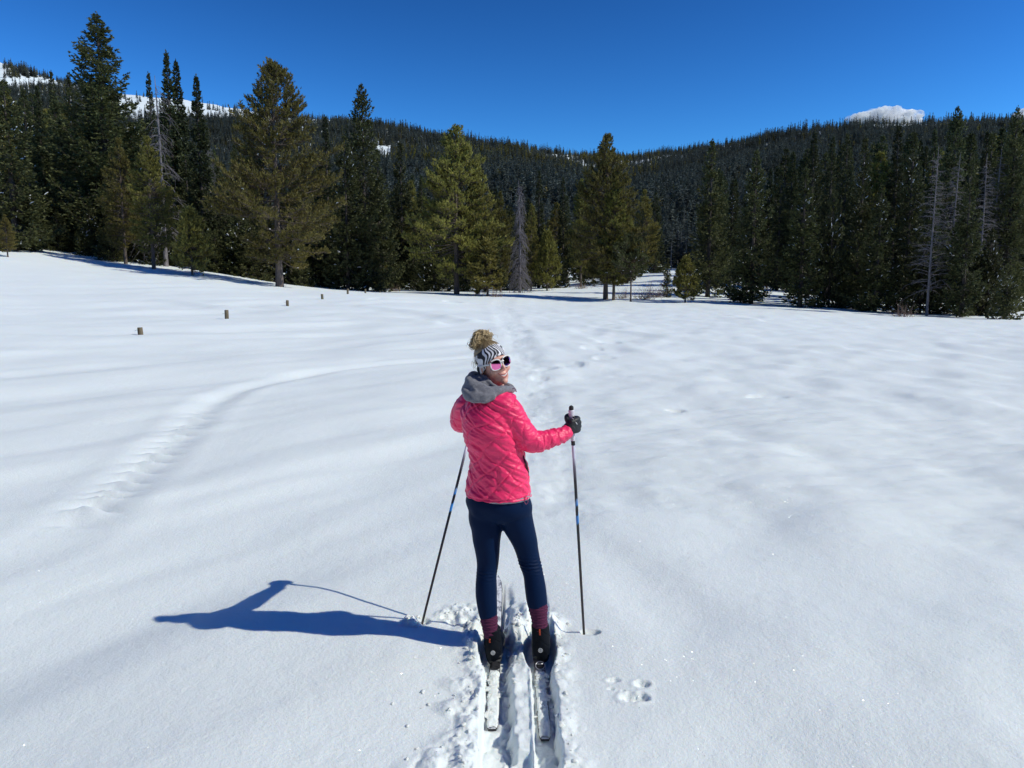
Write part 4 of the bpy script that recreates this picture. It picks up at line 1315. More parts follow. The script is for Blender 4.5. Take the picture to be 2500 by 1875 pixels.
sm = hb.modifiers.new("thick", 'SOLIDIFY'); sm.thickness = .0025; sm.offset = 1

# --- hair
def hair_mat():
    t = NT("dark blonde hair")
    at_ = t.node("ShaderNodeAttribute", attribute_name="tint")
    t.set('Base Color', t.mix(at_.outputs['Fac'], (0.13, 0.088, 0.045), (0.86, 0.67, 0.38))).set('Roughness', .42).set('Specular IOR Level', .5)
    return t.m
M_HAIR = hair_mat()
rngh = np.random.default_rng(4)
parts, tints = [], []
def add_strands(pts, r0, tint, sides=3):
    V, Q = tubes(pts, r0, sides); parts.append((V, Q)); tints.append(np.repeat(tint, len(Q) // len(pts)))
# bun
BC = np.array([0, -.042, .128])
n = 1300
c0 = rngh.normal(0, 1, (n, 3)); c0 /= np.linalg.norm(c0, axis=1, keepdims=True)
t0_ = rngh.normal(0, 1, (n, 3)); t0_ -= c0 * (c0 * t0_).sum(1, keepdims=True); t0_ /= np.linalg.norm(t0_, axis=1, keepdims=True)
s = np.linspace(0, 1, 8)[None, :, None]
th0 = rngh.uniform(.9, 2.4, (n, 1, 1))
lobes = np.array([[-.042, 0, -.014], [.024, .010, .006], [-.008, -.012, .022], [-.024, .006, .008], [.008, .004, .018]])
lb = lobes[rngh.integers(0, 5, n)] + rngh.normal(0, .004, (n, 3))
rad = rngh.uniform(.016, .030, (n, 1, 1)) * (1 + .12 * np.sin(s * 6 + rngh.uniform(0, 6, (n, 1, 1))))
loc = (c0[:, None] * np.cos(s * th0) + t0_[:, None] * np.sin(s * th0)) * rad * np.array([1.15, .95, .95]) + lb[:, None] + BC
add_strands(loc, np.tile((.0013 * np.array([.6, 1, 1.1, 1.1, 1.1, 1, .8, .3]))[None], (n, 1)), rngh.uniform(0, 1, n) ** .8)
for (cx0, cy0, cz0), r_ in zip(lobes, (.019, .018, .018, .02, .018)):
    la, lo_ = np.linspace(-1.5, 1.5, 12), np.linspace(0, 2 * math.pi, 17)
    LA, LO = np.meshgrid(la, lo_, indexing='ij')
    Vs = np.stack([r_ * 1.15 * np.cos(LA) * np.cos(LO) + cx0, r_ * np.cos(LA) * np.sin(LO) + cy0, r_ * np.sin(LA) + cz0], -1).reshape(-1, 3) + BC
    Qs = grid_quads(12, 17); parts.append((Vs, Qs)); tints.append(.15 + .35 * rngh.uniform(0, 1, len(Qs)))
# gathering towards the tie
n = 150
q = rngh.uniform(0, 6.28, n); rr_ = rngh.uniform(.010, .020, n)
a = np.stack([rr_ * 2.2 * np.sin(q), -.036 + rr_ * 2.0 * np.cos(q), np.full(n, .100)], -1)
bq = np.stack([rr_ * np.sin(q) * .8, -.038 + rr_ * .8 * np.cos(q), np.full(n, .118)], -1)
cq = BC + np.stack([rr_ * 1.9 * np.sin(q), rr_ * 1.9 * np.cos(q), np.full(n, -.012)], -1)
add_strands(np.stack([a, (a + bq) / 2 - [0, 0, .002], bq, (bq + cq) / 2, cq], 1), np.tile([[.0022] * 5], (n, 1)), rngh.uniform(0, .45, n))
# fly-away wisps
n = 46
q = rngh.uniform(0, 6.28, n); el = rngh.uniform(-.4, 1.2, n)
d = np.stack([np.cos(q) * np.cos(el), np.sin(q) * np.cos(el), np.sin(el)], -1)
s1 = np.linspace(0, 1, 9)[None, :, None]
lat_ = np.cross(d, [0, 0, 1.0]); ln = rngh.uniform(.02, .055, (n, 1, 1))
loc = BC + d[:, None] * (.040 + ln * s1) + lat_[:, None] * ln * np.sin(s1 * 2.6) * rngh.choice([-1, 1], (n, 1, 1)) + np.array([0, 0, -1]) * s1 ** 2 * ln * .9
add_strands(loc, np.tile(np.linspace(.0008, .0003, 9)[None], (n, 1)), rngh.uniform(.4, 1, n))
# strands hanging at the nape
n = 26
x0 = rngh.uniform(-.085, -.060, n); y0 = rngh.uniform(-.06, .0, n); z0_ = rngh.uniform(.02, .07, n)
a = np.stack([x0, y0, z0_], -1)[:, None]
loc = a + s1 * np.array([0, 0, -1]) * rngh.uniform(.02, .06, (n, 1, 1)) + np.array([-1, 0, 0]) * np.sin(s1 * 3) * rngh.uniform(0, .014, (n, 1, 1))
add_strands(loc, np.tile(np.linspace(.0009, .0003, 9)[None], (n, 1)), rngh.uniform(.3, .9, n))
hV, hQ = join(parts)
hV = hV @ HMn.T * 1.02 + HEAD
capV = np.array(CAP).reshape(-1, 3)
i_, j_ = np.meshgrid(np.arange(14), np.arange(NA), indexing='ij')
capQ = np.stack([i_ * NA + j_, i_ * NA + (j_ + 1) % NA, (i_ + 1) * NA + (j_ + 1) % NA, (i_ + 1) * NA + j_], -1).reshape(-1, 4)
V = np.concatenate([hV, capV]); Q = np.concatenate([hQ, capQ + len(hV)])
ct = 0.02 + .22 * _h(j_.ravel(), j_.ravel() * 0, 5)
me = mesh_np("hair", V, quads=Q, smooth=True)
tn = np.concatenate([np.concatenate(tints), ct])
a_t = me.attributes.new("tint", 'FLOAT', 'FACE'); a_t.data.foreach_set("value", tn[:len(me.polygons)].astype(np.float32))
hair = finish('hair', me, M_HAIR)
V, Q = tubes(np.array([[H(.018 * math.sin(k * math.pi / 6), -.038 + .018 * math.cos(k * math.pi / 6), .120) for k in range(13)]]), np.full((1, 13), .0045), 8)
finish_np('hair_tie', V, Q, simple("black elastic", (.012, .012, .014), .6), hair)

# --- sunglasses (their own thing)
M_FRAME = simple("white plastic frame", (0.80, 0.79, 0.78), .25)
t = NT("pink mirror lens"); t.set('Base Color', (1.0, 0.24, 0.56, 1)).set('Metallic', 1.0).set('Roughness', .06); M_LENS = t.m
gl = empty('sunglasses', Vector(H(0, .09, 0))); tag(gl, "white-framed sunglasses with pink mirror lenses on the woman's face", "sunglasses")
GO = gl.location.copy()
fr = []
for sx in (-1, 1):
    rim = np.array(SHADES[sx]); loop = np.concatenate([rim, rim[:1]])[None]
    wd = np.array([[.0036 if math.sin(2 * math.pi * k / 28) > -.2 else .0027 for k in range(29)]])
    fr.append(tubes(loop, wd, 8))
    T0 = H(sx * .060, .076, .012)
    fr.append(tubes(np.array([[T0, H(sx * .067, .062, .012), H(sx * .080, .030, .010), H(sx * .083, -.005, .006)]]), np.array([[.0048, .0048, .0036, .003]]), 8))
    me = bpy.data.meshes.new("lens")
    F = [[0, 1 + k, 1 + (k + 1) % 28] for k in range(28)] + [[1 + r * 28 + k, 29 + r * 28 + k, 29 + r * 28 + (k + 1) % 28, 1 + r * 28 + (k + 1) % 28] for r in range(3) for k in range(28)]
    me.from_pydata([list(map(float, v)) for v in RINGS[sx]], [], F)
    finish('lens', me, M_LENS, gl, True, GO)
fr.append(tubes(np.array([[H(-.010, .1015, .012), H(0, .1035, .014), H(.010, .1015, .012)]]), np.array([[.0042, .0036, .0042]]), 8))
V, Q = join(fr); finish_np('frame', V, Q, M_FRAME, gl, True, GO)

# --- quilted jacket
b = Blob()
b.loft([flatrow(*r, k=1.0) for r in TORSO], flat=True, seg=48, n=70)
ARM_R = [R_SH + [-.075, .015, .01], R_SH + [-.01, 0, -.012], R_UP, R_EL + [0, 0, .0], R_FO, R_WR + (R_WR - R_FO) * .12]
RAD_R = [.074, .075, .069, .064, .050, .040]
ARM_L = [L_SH + [.06, -.03, 0], L_SH, (L_SH + L_EL) / 2 + [-.012, 0, 0], L_EL, L_FO, L_WR]
RAD_L = [.072, .070, .066, .060, .050, .040]
b.tube(ARM_R, RAD_R, 28, 40); b.tube(ARM_L, RAD_L, 28, 40)
b.tube([at(1180, 975, 3.95), at(1203, 972, 3.94), at(1230, 972, 3.95), at(1250, 976, 4.0)], [.036, .036, .034, .030], 20)
jk = b.skin(0.0042, 14)
V = mco(jk); N = mno(jk)
def arm_coords(V, path):
    best = np.full(len(V), 9.0); al = np.zeros(len(V)); acc = 0.0; ang = np.zeros(len(V))
    for a, c in zip(path[:-1], path[1:]):
        a, c = np.array(a), np.array(c); dv = c - a; L = np.linalg.norm(dv); u = dv / L
        t = np.clip((V - a) @ u, 0, L); q = V - a - t[:, None] * u
        d = np.linalg.norm(q, axis=1); k = d < best
        e1 = np.cross(u, [0, 1.0, 0.2]); e1 /= np.linalg.norm(e1); e2 = np.cross(u, e1)
        best = np.where(k, d, best); al = np.where(k, acc + t, al); ang = np.where(k, np.arctan2(q @ e1, q @ e2), ang); acc += L
    return best, al, ang, acc
dr, ar, gr, Lr = arm_coords(V, ARM_R); dl, al_, gl_, Ll = arm_coords(V, ARM_L)
onr = sstep(.10, .13, ar) * sstep(.085, .072, dr); onl = sstep(.08, .12, al_) * sstep(.082, .070, dl)
onr = np.where((V[:, 0] < .0) & (ar < .14), 0, onr)
cx_t = np.interp(V[:, 2], *zip(*sorted([(P(r[0], r[1], r[2]).z, P(r[0], r[1], r[2]).x) for r in TORSO])))
ph = np.arctan2(V[:, 0] - cx_t, -(V[:, 1] - 4.0)) * .145
def quilt(u, v, a=.150, bb=.118, seed=0):
    p = u / a + v / bb; q = u / a - v / bb
    p = p + .50 * vnoise(u / .12, v / .10, seed + 60); q = q + .50 * vnoise(u / .10, v / .12, seed + 61)
    dp = np.abs(p - np.round(p)); dq = np.abs(q - np.round(q))
    w = np.abs(u / a - np.round(u / a))       # upright seams crossing the lozenges
    zig = vnoise(np.round(u / a), np.floor(v / .13), 77 + seed) > .12
    d = np.minimum(dp, dq); d = np.where(zig, np.minimum(d, w * 1.0 + .0), d)
    return np.clip(d / .13, 0, 1)
def puff(d): return np.sqrt(np.clip(d, 0, 1)) 
qt = puff(quilt(ph, V[:, 2]))
wq = V[:, 2] + ph * .55 + .02 * vnoise(ph / .09, V[:, 2] / .09, 199)
wr = vnoise(ph / .11, wq / .021, 200) + .7 * vnoise(ph / .055 - 5, wq / .0105, 201) + .5 * vnoise(ph / .07, (V[:, 2] - ph * .5) / .016, 207)
dt = .0074 * qt + .0078 * wr * (.2 + .8 * qt)
qa = puff(quilt(gr * .06, ar, .10, .12, 5)); wa = vnoise(gr * 1.1, ar / .018 + gr * .8, 203) + .7 * vnoise(gr * 2.0, ar / .009 - gr, 204)
fo = sstep(.20, .34, ar)
da = .0055 * qa * (1 - .6 * fo) + wa * (.0030 + .0052 * fo)
ql = puff(quilt(gl_ * .06, al_, .10, .12, 6)); wl2 = vnoise(gl_ * 1.1, al_ / .02 + gl_, 205)
dl2 = .0055 * ql + wl2 * .0024
disp = dt * (1 - onr) * (1 - onl) + da * onr + dl2 * onl - .004
# hem band and cuffs
hemz = P(1217, 1207, 4.03).z
hb_ = (V[:, 2] < hemz + .006) & (onr < .5) & (onl < .5)
gath = .0022 * np.sin(ph / .012 + 2 * vnoise(ph / .03, V[:, 2] * 0, 9))
disp = np.where(hb_, -.002 + gath, disp)
groove = np.exp(-((V[:, 2] - (hemz + .008)) / .003) ** 2) * (1 - onr) * (1 - onl)
disp -= .006 * groove
# armhole seam and pocket slit
seamr = np.exp(-((ar - .118 - .02 * np.sin(gr)) / .004) ** 2) * (dr < .095)
disp -= .0035 * seamr
V2 = V + N * disp[:, None]
setco(jk, V2)
def jacket_mat():
    t = NT("pink quilted nylon")
    t.set('Base Color', (0.93, 0.028, 0.150, 1)).set('Roughness', .43).set('Specular IOR Level', .45).set('Sheen Weight', .12).set('Sheen Roughness', .4)
    mp = t.node("ShaderNodeMapping"); mp.inputs['Rotation'].default_value = (0, R(28), 0); mp.inputs['Scale'].default_value = (22, 22, 75); t.l.new(t.obj(), mp.inputs[0])
    a = t.noise(1.0, 4, .6, mp.outputs[0], .8)
    c = t.noise(95, 3, .6)
    t.bump(t.math('ADD', a, t.math('MULTIPLY', c, .25)), .65, .006)
    return t.m
M_JKT = jacket_mat()
jacket = finish('jacket', jk, M_JKT)
M_BLACK = simple("black zip tape", (.01, .008, .012), .5)
jb = BVHTree.FromPolygons([tuple(v) for v in V2], [p.vertices[:] for p in jk.polygons])
def on_jacket(px, py, off=.002):
    d = Vector(ray(px, py)).normalized(); h = jb.ray_cast(Vector((0, 0, CAM_H)), d)
    return (np.array(h[0]) - np.array(d) * off) if h[0] is not None else at(px, py, 4.0)
zp = [on_jacket(*p) for p in [(1277.5, 1112), (1280, 1122), (1284, 1133), (1287, 1143), (1289.5, 1152), (1290.5, 1162)]]
V, Q = tubes(crom(zp, 16)[None], (.0055 * np.sin(np.linspace(.15, 3.0, 16)) + .001)[None], 8)
finish_np('pocket_zip', V, Q, M_BLACK, jacket, origin=ROOT)
lp = [at(1283, 1209, 3.93), at(1282, 1217, 3.925), at(1280.5, 1224, 3.92), at(1284, 1231, 3.92), at(1289, 1226, 3.92), at(1288, 1218, 3.925), at(1285.5, 1209, 3.93)]
V, Q = tubes(crom(lp, 30)[None], np.full((1, 30), .0016), 6)
finish_np('hem_cord', V, Q, simple("mauve cord", (.35, .07, .13), .6), jacket, origin=ROOT)

# --- grey hoodie: hood, hem, drawstring
def fleece(name, c1, c2):
    t = NT(name)
    n = t.noise(60, 5, .7)
    t.set('Base Color', t.mix(t.mapr(n, .3, .7, 0, 1), c1, c2)).set('Roughness', .95).set('Sheen Weight', .3)
    t.bump(t.noise(350, 4, .7), .5, .002)
    return t.m
M_GREY = fleece("grey marl fleece", (0.10, 0.10, 0.125), (0.22, 0.22, 0.25))
M_GREYL = fleece("light grey marl lining", (0.26, 0.26, 0.30), (0.38, 0.38, 0.42))
b = Blob()
ring = [(1250, 951, 4.02, .018), (1237, 952, 3.95, .021), (1215, 955, 3.905, .027), (1190, 957, 3.885, .036), (1165, 953, 3.90, .042), (1151, 940, 3.96, .040), (1153, 928, 4.03, .034), (1175, 930, 4.10, .030), (1215, 940, 4.14, .028), (1244, 946, 4.10, .020), (1250, 950, 4.04, .018)]
b.tube([at(*r[:3]) for r in ring], [r[3] for r in ring], 16, 60)
low = [(1206, 966, 3.875, .024), (1180, 970, 3.86, .032), (1158, 968, 3.87, .036), (1141, 958, 3.92, .030), (1140, 944, 3.98, .022)]
b.tube([at(*r[:3]) for r in low], [r[3] for r in low], 16, 30)
tip = [(1165, 955, 3.88, .036), (1152, 968, 3.875, .030), (1147, 974, 3.885, .020)]
b.tube([at(*r[:3]) for r in tip], [r[3] for r in tip], 14, 20)
cre = [(1140, 950, 3.97, .022), (1146, 930, 3.985, .020), (1151, 914, 3.995, .013), (1164, 912, 4.02, .012), (1180, 922, 3.99, .014), (1196, 935, 3.95, .015), (1213, 948, 3.93, .016), (1228, 955, 3.925, .014)]
b.tube([at(*r[:3]) for r in cre], [r[3] for r in cre], 14, 50)
b.tube([at(1160, 925, 3.99), at(1172, 935, 3.97), at(1190, 948, 3.94)], [.024, .026, .022], 14, 20)
hd = b.skin(.004, 9)
V = mco(hd); N = mno(hd)
f1 = vnoise(V[:, 0] / .05 + V[:, 2] / .04, V[:, 2] / .022 - V[:, 0] / .05, 301)
setco(hd, V + N * (f1 * .010)[:, None])
hood = finish('hood', hd, M_GREY)
V, Q = tubes(crom([at(1252, 948, 3.975), at(1258, 949, 3.965), at(1260.5, 957, 3.965)], 8)[None], np.array([[.003] * 6 + [.004, .0035]]), 8)
finish_np('drawstring', V, Q, M_GREYL, hood, origin=ROOT)
b = Blob(); b.loft([flatrow(1221, 1213, 4.03, 74, .130, 12), flatrow(1223, 1203, 4.03, 74, .130, 12), flatrow(1223, 1190, 4.03, 70, .125, 12)], flat=True, seg=48)
b.loft([flatrow(1252, 1214, 4.02, 44, .118, 25), flatrow(1252, 1190, 4.02, 44, .115, 25)], flat=True, seg=40)
hm = b.skin(.005, 4)
finish('shirt_hem', hm, M_GREYL)

# --- leggings
b = Blob()
hips = [flatrow(1217, 1190, 4.03, 70, .115, 12), flatrow(1216, 1218, 4.03, 79.5, .128, 9), flatrow(1220, 1236, 4.03, 80, .125, 8), flatrow(1223, 1254, 4.03, 74, .105, 8), flatrow(1225, 1270, 4.03, 55, .07, 8)]
b.loft(hips, flat=True, seg=40)
b.ell(at(1184, 1240, 3.985), (.078, .068, .085)); b.ell(at(1258, 1238, 3.985), (.080, .068, .085))
L0 = [(1184, 1235, 38, 4.02), (1183.5, 1262, 40, 4.03)]
b.loft(legrows(L0 + LEGL, 1.0, 1.05), seg=30, n=70); b.loft(legrows([(1250, 1235, 38, 4.02), (1258, 1260, 42, 4.03)] + LEGR, 1.0, 1.05), seg=30, n=70)
lg = b.skin(.0048, 26)
V = mco(lg); N = mno(lg)
kz = [P(1294, 1378, 4.0).z, P(1190, 1400, 4.0).z]
wrk = np.zeros(len(V))
for sx, z_ in ((1, kz[0]), (-1, kz[1])):
    m_ = (V[:, 0] > .02) if sx > 0 else (V[:, 0] <= .02)
    g_ = np.exp(-((V[:, 2] - z_) / .035) ** 2) * (V[:, 1] < 4.02)
    wrk += np.where(m_, g_ * .0035 * np.sin(V[:, 2] / .0028 + V[:, 0] * 30 + 2 * vnoise(V[:, 0] / .03, V[:, 2] / .02, 5)), 0) * (1 if sx > 0 else .45)
setco(lg, V + N * (wrk + .0012 * noise3(V, .05, 7))[:, None])
t = NT("navy stretch fabric"); t.set('Base Color', (0.0008, 0.011, 0.046, 1)).set('Roughness', .6).set('Specular IOR Level', .10).set('Sheen Weight', .05).set('Sheen Roughness', .35).set('Sheen Tint', (.25, .45, .8, 1)); t.bump(t.noise(600, 2), .2, .001)
finish('leggings', lg, t.m)

# --- socks, ribbed magenta
def sock_mat():
    t = NT("magenta ribbed wool")
    w = t.node("ShaderNodeTexWave", {'Scale': 38.0, 'Distortion': 1.5}, wave_type='BANDS', bands_direction='Z'); t.l.new(t.obj(), w.inputs['Vector'])
    w2 = t.node("ShaderNodeTexWave", {'Scale': 55.0, 'Distortion': 1.0}, wave_type='BANDS', bands_direction='X'); t.l.new(t.obj(), w2.inputs['Vector'])
    m = t.math('MULTIPLY', w.outputs['Fac'], w2.outputs['Fac'])
    t.set('Base Color', t.mix(t.mapr(m, 0, .6, 0, 1), (0.040, 0.008, 0.036), (0.19, 0.018, 0.085))).set('Roughness', .95)
    t.bump(m, .8, .004); return t.m
M_SOCK = sock_mat()
SOCKS = [[(1193, 1500, 20.5, 3.98), (1194, 1512, 21.5, 3.98), (1196, 1528, 19.5, 3.975), (1199, 1545, 18.5, 3.975), (1202, 1560, 18, 3.98)],
         [(1312, 1474, 23, 3.98), (1314, 1486, 23.5, 3.98), (1316, 1503, 20.5, 3.978), (1318, 1522, 19, 3.975), (1320, 1540, 18, 3.98)]]
for L in SOCKS:
    b = Blob(); b.loft(legrows(L, 1.0), seg=28, n=40); sk = b.skin(.0042, 3)
    V = mco(sk); N = mno(sk); setco(sk, V + N * (.0018 * np.sin(V[:, 2] / .0032))[:, None])
    finish('sock', sk, M_SOCK)

# --- boots
M_BOOT = simple("black boot fabric", (.004, .006, .011), .7, bump=.3, bscale=300, spec=.15)
M_SOLE = simple("dark rubber", (.022, .022, .025), .6)
M_ORANGE = simple("orange pull loop", (.75, .10, .04), .6)
M_LOGO = simple("silver print", (.72, .73, .76), .5)
def boot(sx, rows, tabs, logo, foot_x):
    b = Blob()
    rr_ = []
    for px, py, h, D in rows:
        p = P(px, py, D); r = hw(h, p); rr_.append([p.x, p.y, p.z, r, r * 1.08])
    b.loft(rr_, seg=28, n=40)
    fx = foot_x
    b.loft([[fx, 3.955, .012, .034, .040], [fx, 4.00, .015, .040, .046], [fx + .003, 4.06, .012, .043, .045], [fx + .006, 4.12, .000, .046, .038], [fx + .008, 4.18, -.012, .044, .028], [fx + .008, 4.225, -.02, .032, .02]], seg=24, n=30)
    bt = b.skin(.0042, 8)
    V = mco(bt); N = mno(bt)
    st = np.abs((V[:, 2] * 1.0 + np.abs(V[:, 0] - fx) * .9) / .055 % 1 - .5)
    top = rr_[0][2]
    setco(bt, V + N * (-.0022 * np.exp(-(st / .05) ** 2) + .0012 * noise3(V, .03, 3))[:, None])
    o = finish('boot', bt, M_BOOT)
    bb_ = BVHTree.FromPolygons([tuple(v) for v in mco(bt) + np.array(ROOT)], [p.vertices[:] for p in bt.polygons])
    def onb(px, py, off=.002):
        d = Vector(ray(px, py)).normalized(); h = bb_.ray_cast(Vector((0, 0, CAM_H)), d)
        return (np.array(h[0]) - np.array(d) * off), np.array(h[1])
    s_ = Blob(); s_.loft([[fx, 3.935, -.045, .030, .010], [fx, 3.96, -.046, .036, .012], [fx + .003, 4.05, -.046, .040, .012], [fx + .007, 4.15, -.047, .044, .012], [fx + .008, 4.23, -.045, .030, .010]], seg=20, n=24)
    s_.loft([[fx, 3.94, -.02, .036, .010], [fx, 3.965, -.022, .042, .012], [fx + .004, 4.06, -.024, .046, .012], [fx + .007, 4.15, -.028, .047, .012], [fx + .008, 4.235, -.03, .032, .010]], seg=20, n=24)
    finish('sole', s_.skin(.004, 3), M_SOLE, o)
    for (x0, y0, x1, y1) in tabs:
        a, na_ = onb(x0, y0, .003); c, _ = onb(x1, y1, .003)
        mid = (a + c) / 2 + na_ * .006
        side = np.array([.0022, 0, 0])
        V, Q = join([tubes(np.array([[a - side, mid - side, c - side]]), np.array([[.0015] * 3]), 6), tubes(np.array([[a + side, mid + side, c + side]]), np.array([[.0015] * 3]), 6)])
        finish_np('pull_tab', V, Q, M_ORANGE, o, origin=ROOT)
    c, nn = onb(*logo, .0015)
    e1 = np.cross(nn, [0, 0, 1.0]); e1 /= np.linalg.norm(e1); e2 = np.cross(e1, nn) ; r = .0112
    shapes = []
    th = np.linspace(0, 2 * math.pi, 25)
    shapes.append(tubes((c + r * (np.cos(th)[:, None] * e1 + np.sin(th)[:, None] * e2))[None], np.full((1, 25), .0013), 5))
    for zz in (.45, 0.0, -.45):    # chevron strokes inside the round badge
        w_ = math.sqrt(1 - (zz * .9) ** 2) * .80
        pts = np.array([c + r * (-w_ * e1 + (zz + .28) * e2), c + r * ((zz - .18) * e2), c + r * (w_ * e1 + (zz + .28) * e2)])
        shapes.append(tubes(pts[None], np.full((1, 3), .0011), 5))
    for a0 in (-.6, .6):
        shapes.append(tubes(np.array([[c + r * (a0 * e1 * 1.0 - .75 * e2 * .6), c + r * (a0 * .3 * e1 + .85 * e2)]]), np.full((1, 2), .0009), 5))
    V, Q = join(shapes); finish_np('badge', V, Q, M_LOGO, o, origin=ROOT)
    return o
boot(-1, [(1201.5, 1532, 21, 3.985), (1202, 1545, 21.5, 3.985), (1203.5, 1565, 21.8, 3.98), (1204.5, 1585, 22, 3.975), (1205.5, 1602, 19, 3.975), (1206, 1613, 15.5, 3.98)], [(1196, 1560, 1196, 1569)], (1203.5, 1594), SKI_L)
boot(1, [(1318.5, 1524, 21.5, 3.985), (1319.5, 1540, 21.8, 3.985), (1321, 1562, 22.2, 3.98), (1321.5, 1580, 22.2, 3.975), (1322, 1596, 20, 3.975), (1322.5, 1608, 17, 3.98)], [(1317.5, 1536, 1318, 1551)], (1319.5, 1588), SKI_R)

# --- gloves: palm, four fingers and thumb closed round the grip
M_GLOVE = simple("black softshell glove", (.013, .014, .018), .55, bump=.35, bscale=160)
def glove(hand, wrist, axis, mirror, base):
    """hand: point on the pole axis, wrist: sleeve end, axis: pole direction"""
    zax = np.array(axis) / np.linalg.norm(axis)
    w = np.array(wrist) - np.array(hand); w -= zax * w.dot(zax); w /= np.linalg.norm(w)      # towards the wrist
    q = np.cross(zax, w) * mirror                                                            # towards the back of the hand
    def L(a, b_, c): return np.array(hand) + w * a + q * b_ + zax * c
    b = Blob()
    for cz in (-.026, -.009, .009, .026):
        b.tube([L(.036, .016, cz * .8), L(.014, .027, cz), L(-.008, .029, cz * 1.08)], [.020, .0175, .0165], 14, 14)
    b.ell(L(.030, .010, .0), (.028, .028, .036))
    for k, (zf, ln, r) in enumerate([(.030, .86, .0120), (.010, 1.02, .0138), (-.011, 1.0, .0135), (-.029, .84, .0118)]):
        b.tube([L(.010, .024, zf * .9), L(-.016 * ln, .031, zf), L(-.034 * ln, .014, zf), L(-.030 * ln, -.014, zf - .002), L(-.008, -.024, zf - .003), L(.010, -.018, zf - .003)],
               [r * 1.15, r * 1.15, r * 1.15, r * 1.1, r, r * .9], 12, 26)
    b.tube([L(.034, .006, .018), L(.024, -.014, .034), L(.006, -.026, .045), L(-.014, -.022, .048)], [.016, .0145, .013, .0115], 12, 18)
    wv = np.array(wrist) + (np.array(wrist) - np.array(base)) * .0
    b.tube([L(.020, .012, -.004), (L(.03, .006, -.006) + wv) / 2, wv, wv + (np.array(base) - wv) * .15], [.034, .035, .034, .031], 18, 20)
    g_ = b.skin(.003, 5)
    V = mco(g_); N = mno(g_)
    setco(g_, V + N * (.0012 * vnoise(V[:, 2] / .014 + V[:, 0] / .02, V[:, 0] / .03, 4))[:, None])
    return finish('glove', g_, M_GLOVE)
POLE_R_B = np.array([POLE_R.x, POLE_R.y, -.10]); POLE_L_B = np.array([POLE_L.x, POLE_L.y, -.10])
# straight poles through hand and snow point
def pole_line(b0, hand, L):
    b0 = np.array([b0[0], b0[1], 0.0]); u = (np.array(hand) - b0); u /= np.linalg.norm(u)
    return b0 - u * .07, b0 + u * L, u
RB, RT, RU = pole_line(POLE_R_B, R_HAND, 1.30)
RT = np.array(at(1394, 992, 4.065)); RU = (RT - RB) / np.linalg.norm(RT - RB)
R_HAND = RB + RU * ((np.array(at(1398, 1036, 4.075)) - RB) @ RU)
LB_, LT, LU = pole_line(POLE_L_B, L_HAND, 1.0)
tL = (L_HAND - LB_) @ LU; LT = LB_ + LU * (tL + .075)
gr_o = glove(R_HAND, R_WR + (R_HAND - R_WR) * .25, RU, 1, R_FO)
gb = BVHTree.FromPolygons([tuple(np.array(v.co) + np.array(ROOT)) for v in gr_o.data.vertices], [p.vertices[:] for p in gr_o.data.polygons])
def on_glove(px, py):
    d = Vector(ray(px, py)).normalized(); h = gb.ray_cast(Vector((0, 0, CAM_H)), d)
    return (np.array(h[0]) - np.array(d) * .0012) if h[0] is not None else None
for pts_ in ([(1391, 1021), (1394, 1019.5), (1398, 1022), (1401, 1024)], [(1405, 1030), (1407, 1032.5), (1409, 1036)]):
    q_ = [on_glove(*a) for a in pts_]
    if all(v is not None for v in q_):
        V, Q = tubes(np.array(q_)[None], np.full((1, len(q_)), .0020), 6); finish_np('glove_mark', V, Q, M_LOGO, gr_o, origin=ROOT)
glove(L_HAND, L_WR + (L_HAND - L_WR) * .25, LU, -1, L_FO)

# --- ski poles
def shaft_mat():
    t = NT("pole shaft print")
    sp = t.node("ShaderNodeSeparateXYZ", {0: t.obj()})
    mp = t.node("ShaderNodeMapping"); mp.inputs['Scale'].default_value = (60, 60, 9); t.l.new(t.obj(), mp.inputs[0])
    n = t.noise(1.0, 2, .5, mp.outputs[0])
    z = t.math('ADD', sp.outputs[2], t.math('MULTIPLY', t.math('SUBTRACT', n, .5), .10))
    f = t.mapr(z, 0, 1.4, 0, 1)
    blk, wh, bl, mauve = (.012, .012, .016), (.55, .55, .68), (.03, .22, .62), (.03, .022, .026)
    t.set('Base Color', t.ramp(f, [(0, mauve), (.38, mauve), (.48, blk), (.525, blk), (.53, bl), (.562, bl), (.566, blk), (.60, blk), (.605, bl), (.628, (.2, .3, .5)), (.632, blk), (.70, blk), (.76, (.16, .15, .19)), (.80, wh), (1, wh)])).set('Roughness', .3)
    return t.m
M_SHAFT = shaft_mat()
M_GRIPW = simple("white grip", (.68, .66, .74), .5)
M_GRIPB = simple("black rubber grip", (.014, .014, .016), .6)
